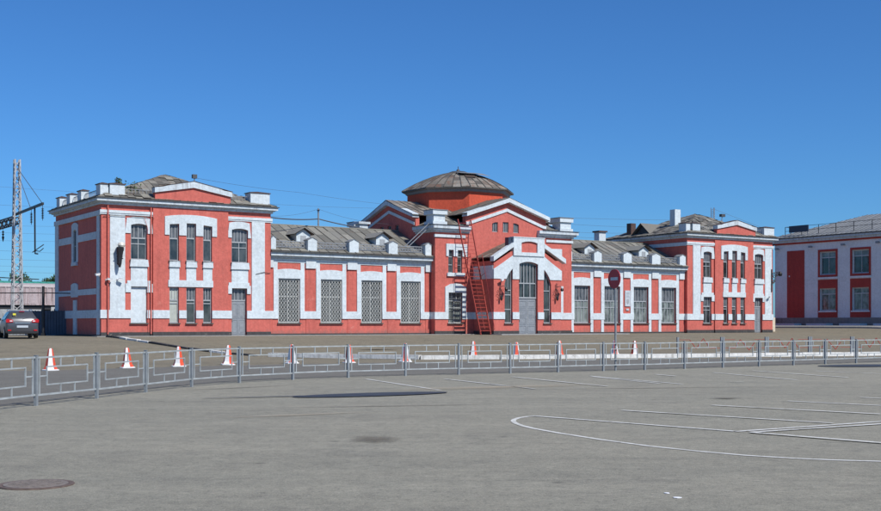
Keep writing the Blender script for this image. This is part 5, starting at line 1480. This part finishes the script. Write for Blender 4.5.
MB().box(0, 2.5, -.06, .06, .1, .8).build('panel', 'signblue', t); MB().box(.1, .16, .06, .12, -.3, .8).box(2.3, 2.36, .06, .12, -.3, .8).build('bracket', 'steel', t)
t = empty('downpipe', onrb(-.2, -.2, 0), RZ, label='dark downpipe at the left corner of the pale building', cat='downpipe')
MB().tube([(0, 0, .1), (0, 0, 8.9)], .07, 8).build('pipe', 'steel', t); MB().box(-.1, .1, -.1, .1, 8.7, 8.95).build('hopper', 'steel', t)
t = empty('fence_post', onrb(-.6, -3.0, -.2), RZ, label='dark post with mesh between the tower and the pale building', cat='post')
MB().tube([(0, 0, 0), (0, 0, 3.3)], .08, 8).build('shaft', 'carblack', t)
m_ = MB()
for k in range(20): m_.tube([(-.1 - k * .14, 0, .2), (-.1 - k * .14, 0, 2.3)], .015, 4)
m_.build('mesh_panel', 'carblack', t)
o_ = onst(64.6, 2.0, .0)
t = empty('info_panel', (o_[0], o_[1], terr(o_[0], o_[1])), ANG, label='low cream panel with a red mark beside the right tower corner', cat='panel')
MB().box(-.5, 1.1, -.06, .06, .05, 1.4).build('board', 'cream', t); MB().box(.05, .5, -.075, -.055, .65, 1.0).build('red_mark', 'signred', t); MB().box(-.4, -.3, -.05, .05, -.1, .06).box(.8, .9, -.05, .05, -.1, .06).build('foot', 'carblack', t)
o_ = onst(66.0, 14.0, .0)
t = empty('brick_annexe', (o_[0], o_[1], .9), ANG, label='small red annexe glimpsed between the tower and the pale building', cat='building')
MB().box(0, 9, 0, 5, 0, 4.0).build('wall', 'red', t); MB().box(-.2, 9.2, -.2, 5.2, 4.0, 4.2).build('roof', 'eave', t)
# pavement in front of the right building
mb = MB(); n = 30; Wd = 5.5
for i in range(n):
    for j in range(6):
        def pv(ii, jj):
            p = onrb(-1.5 + (Lr + 10) * ii / n, -.1 - Wd * jj / 6, 0); return (p[0], p[1], terr(p[0], p[1]) + .12)
        mb.face([pv(i, j), pv(i + 1, j), pv(i + 1, j + 1), pv(i, j + 1)])
o = mb.build('pavement', 'paving')
if o.data.polygons[0].normal.z < 0: o.data.flip_normals()
tag(o, kind='structure')
t = empty('pavement_kerb', onrb(-1.5, -Wd - .2, -1.4), RZ, label='pale kerb edging the pavement of the pale building', cat='kerb')
o0 = Vector(onrb(-1.5, -Wd - .2, -1.4))
for k in range(24):
    u0 = k * 1.8; p = Vector(onrb(-1.5 + u0, -Wd - .2, 0)); q = Vector(onrb(-1.5 + u0 + 1.77, -Wd - .2, 0))
    za = terr(p.x, p.y) + .06; zb = terr(q.x, q.y) + .06
    MB().bar((u0, 0, za), (u0 + 1.77, 0, zb), .18, .16).build('kerbstone', 'slab', t)

# ------------------------------------------------------------------ light, world, camera
az = math.degrees(ANG) + 13.0          # from -Y towards +X
el = R(47)
sd = Vector((math.sin(R(az)) * math.cos(el), -math.cos(R(az)) * math.cos(el), math.sin(el)))
ld_ = bpy.data.lights.new('sun', 'SUN'); ld_.energy = 4.8; ld_.angle = R(.53); ld_.color = (1, .965, .91)
so = bpy.data.objects.new('sun', ld_); COL.objects.link(so); so.rotation_euler = sd.to_track_quat('Z', 'Y').to_euler(); so.location = (20, -20, 60)
w = bpy.data.worlds.new('World'); scn.world = w; w.use_nodes = True
nt = w.node_tree; bg = nt.nodes['Background']
sky = nt.nodes.new('ShaderNodeTexSky'); sky.sky_type = 'NISHITA'; sky.sun_disc = False
sky.sun_elevation = el; sky.sun_rotation = math.atan2(sd.x, sd.y)
sky.air_density = 1.0; sky.dust_density = .25; sky.ozone_density = 3.0; sky.altitude = 200
tint = nt.nodes.new('ShaderNodeMix'); tint.data_type = 'RGBA'; tint.blend_type = 'MULTIPLY'; tint.inputs[0].default_value = 1
tint.inputs[7].default_value = (.335, .70, 1.14, 1)
nt.links.new(sky.outputs[0], tint.inputs[6]); nt.links.new(tint.outputs[2], bg.inputs['Color']); bg.inputs['Strength'].default_value = .10
cd = bpy.data.cameras.new('camera'); cd.sensor_width = 36; cd.lens = 36 * 1160 / 881; cd.shift_y = 68.5 / 881; cd.clip_end = 9000; cd.clip_start = .1
co = bpy.data.objects.new('camera', cd); COL.objects.link(co); co.location = (0, 0, 1.68); co.rotation_euler = (R(90), 0, 0)
scn.camera = co
scn.view_settings.view_transform = 'Standard'; scn.view_settings.look = 'None'; scn.view_settings.exposure = 0.0; scn.view_settings.gamma = 1
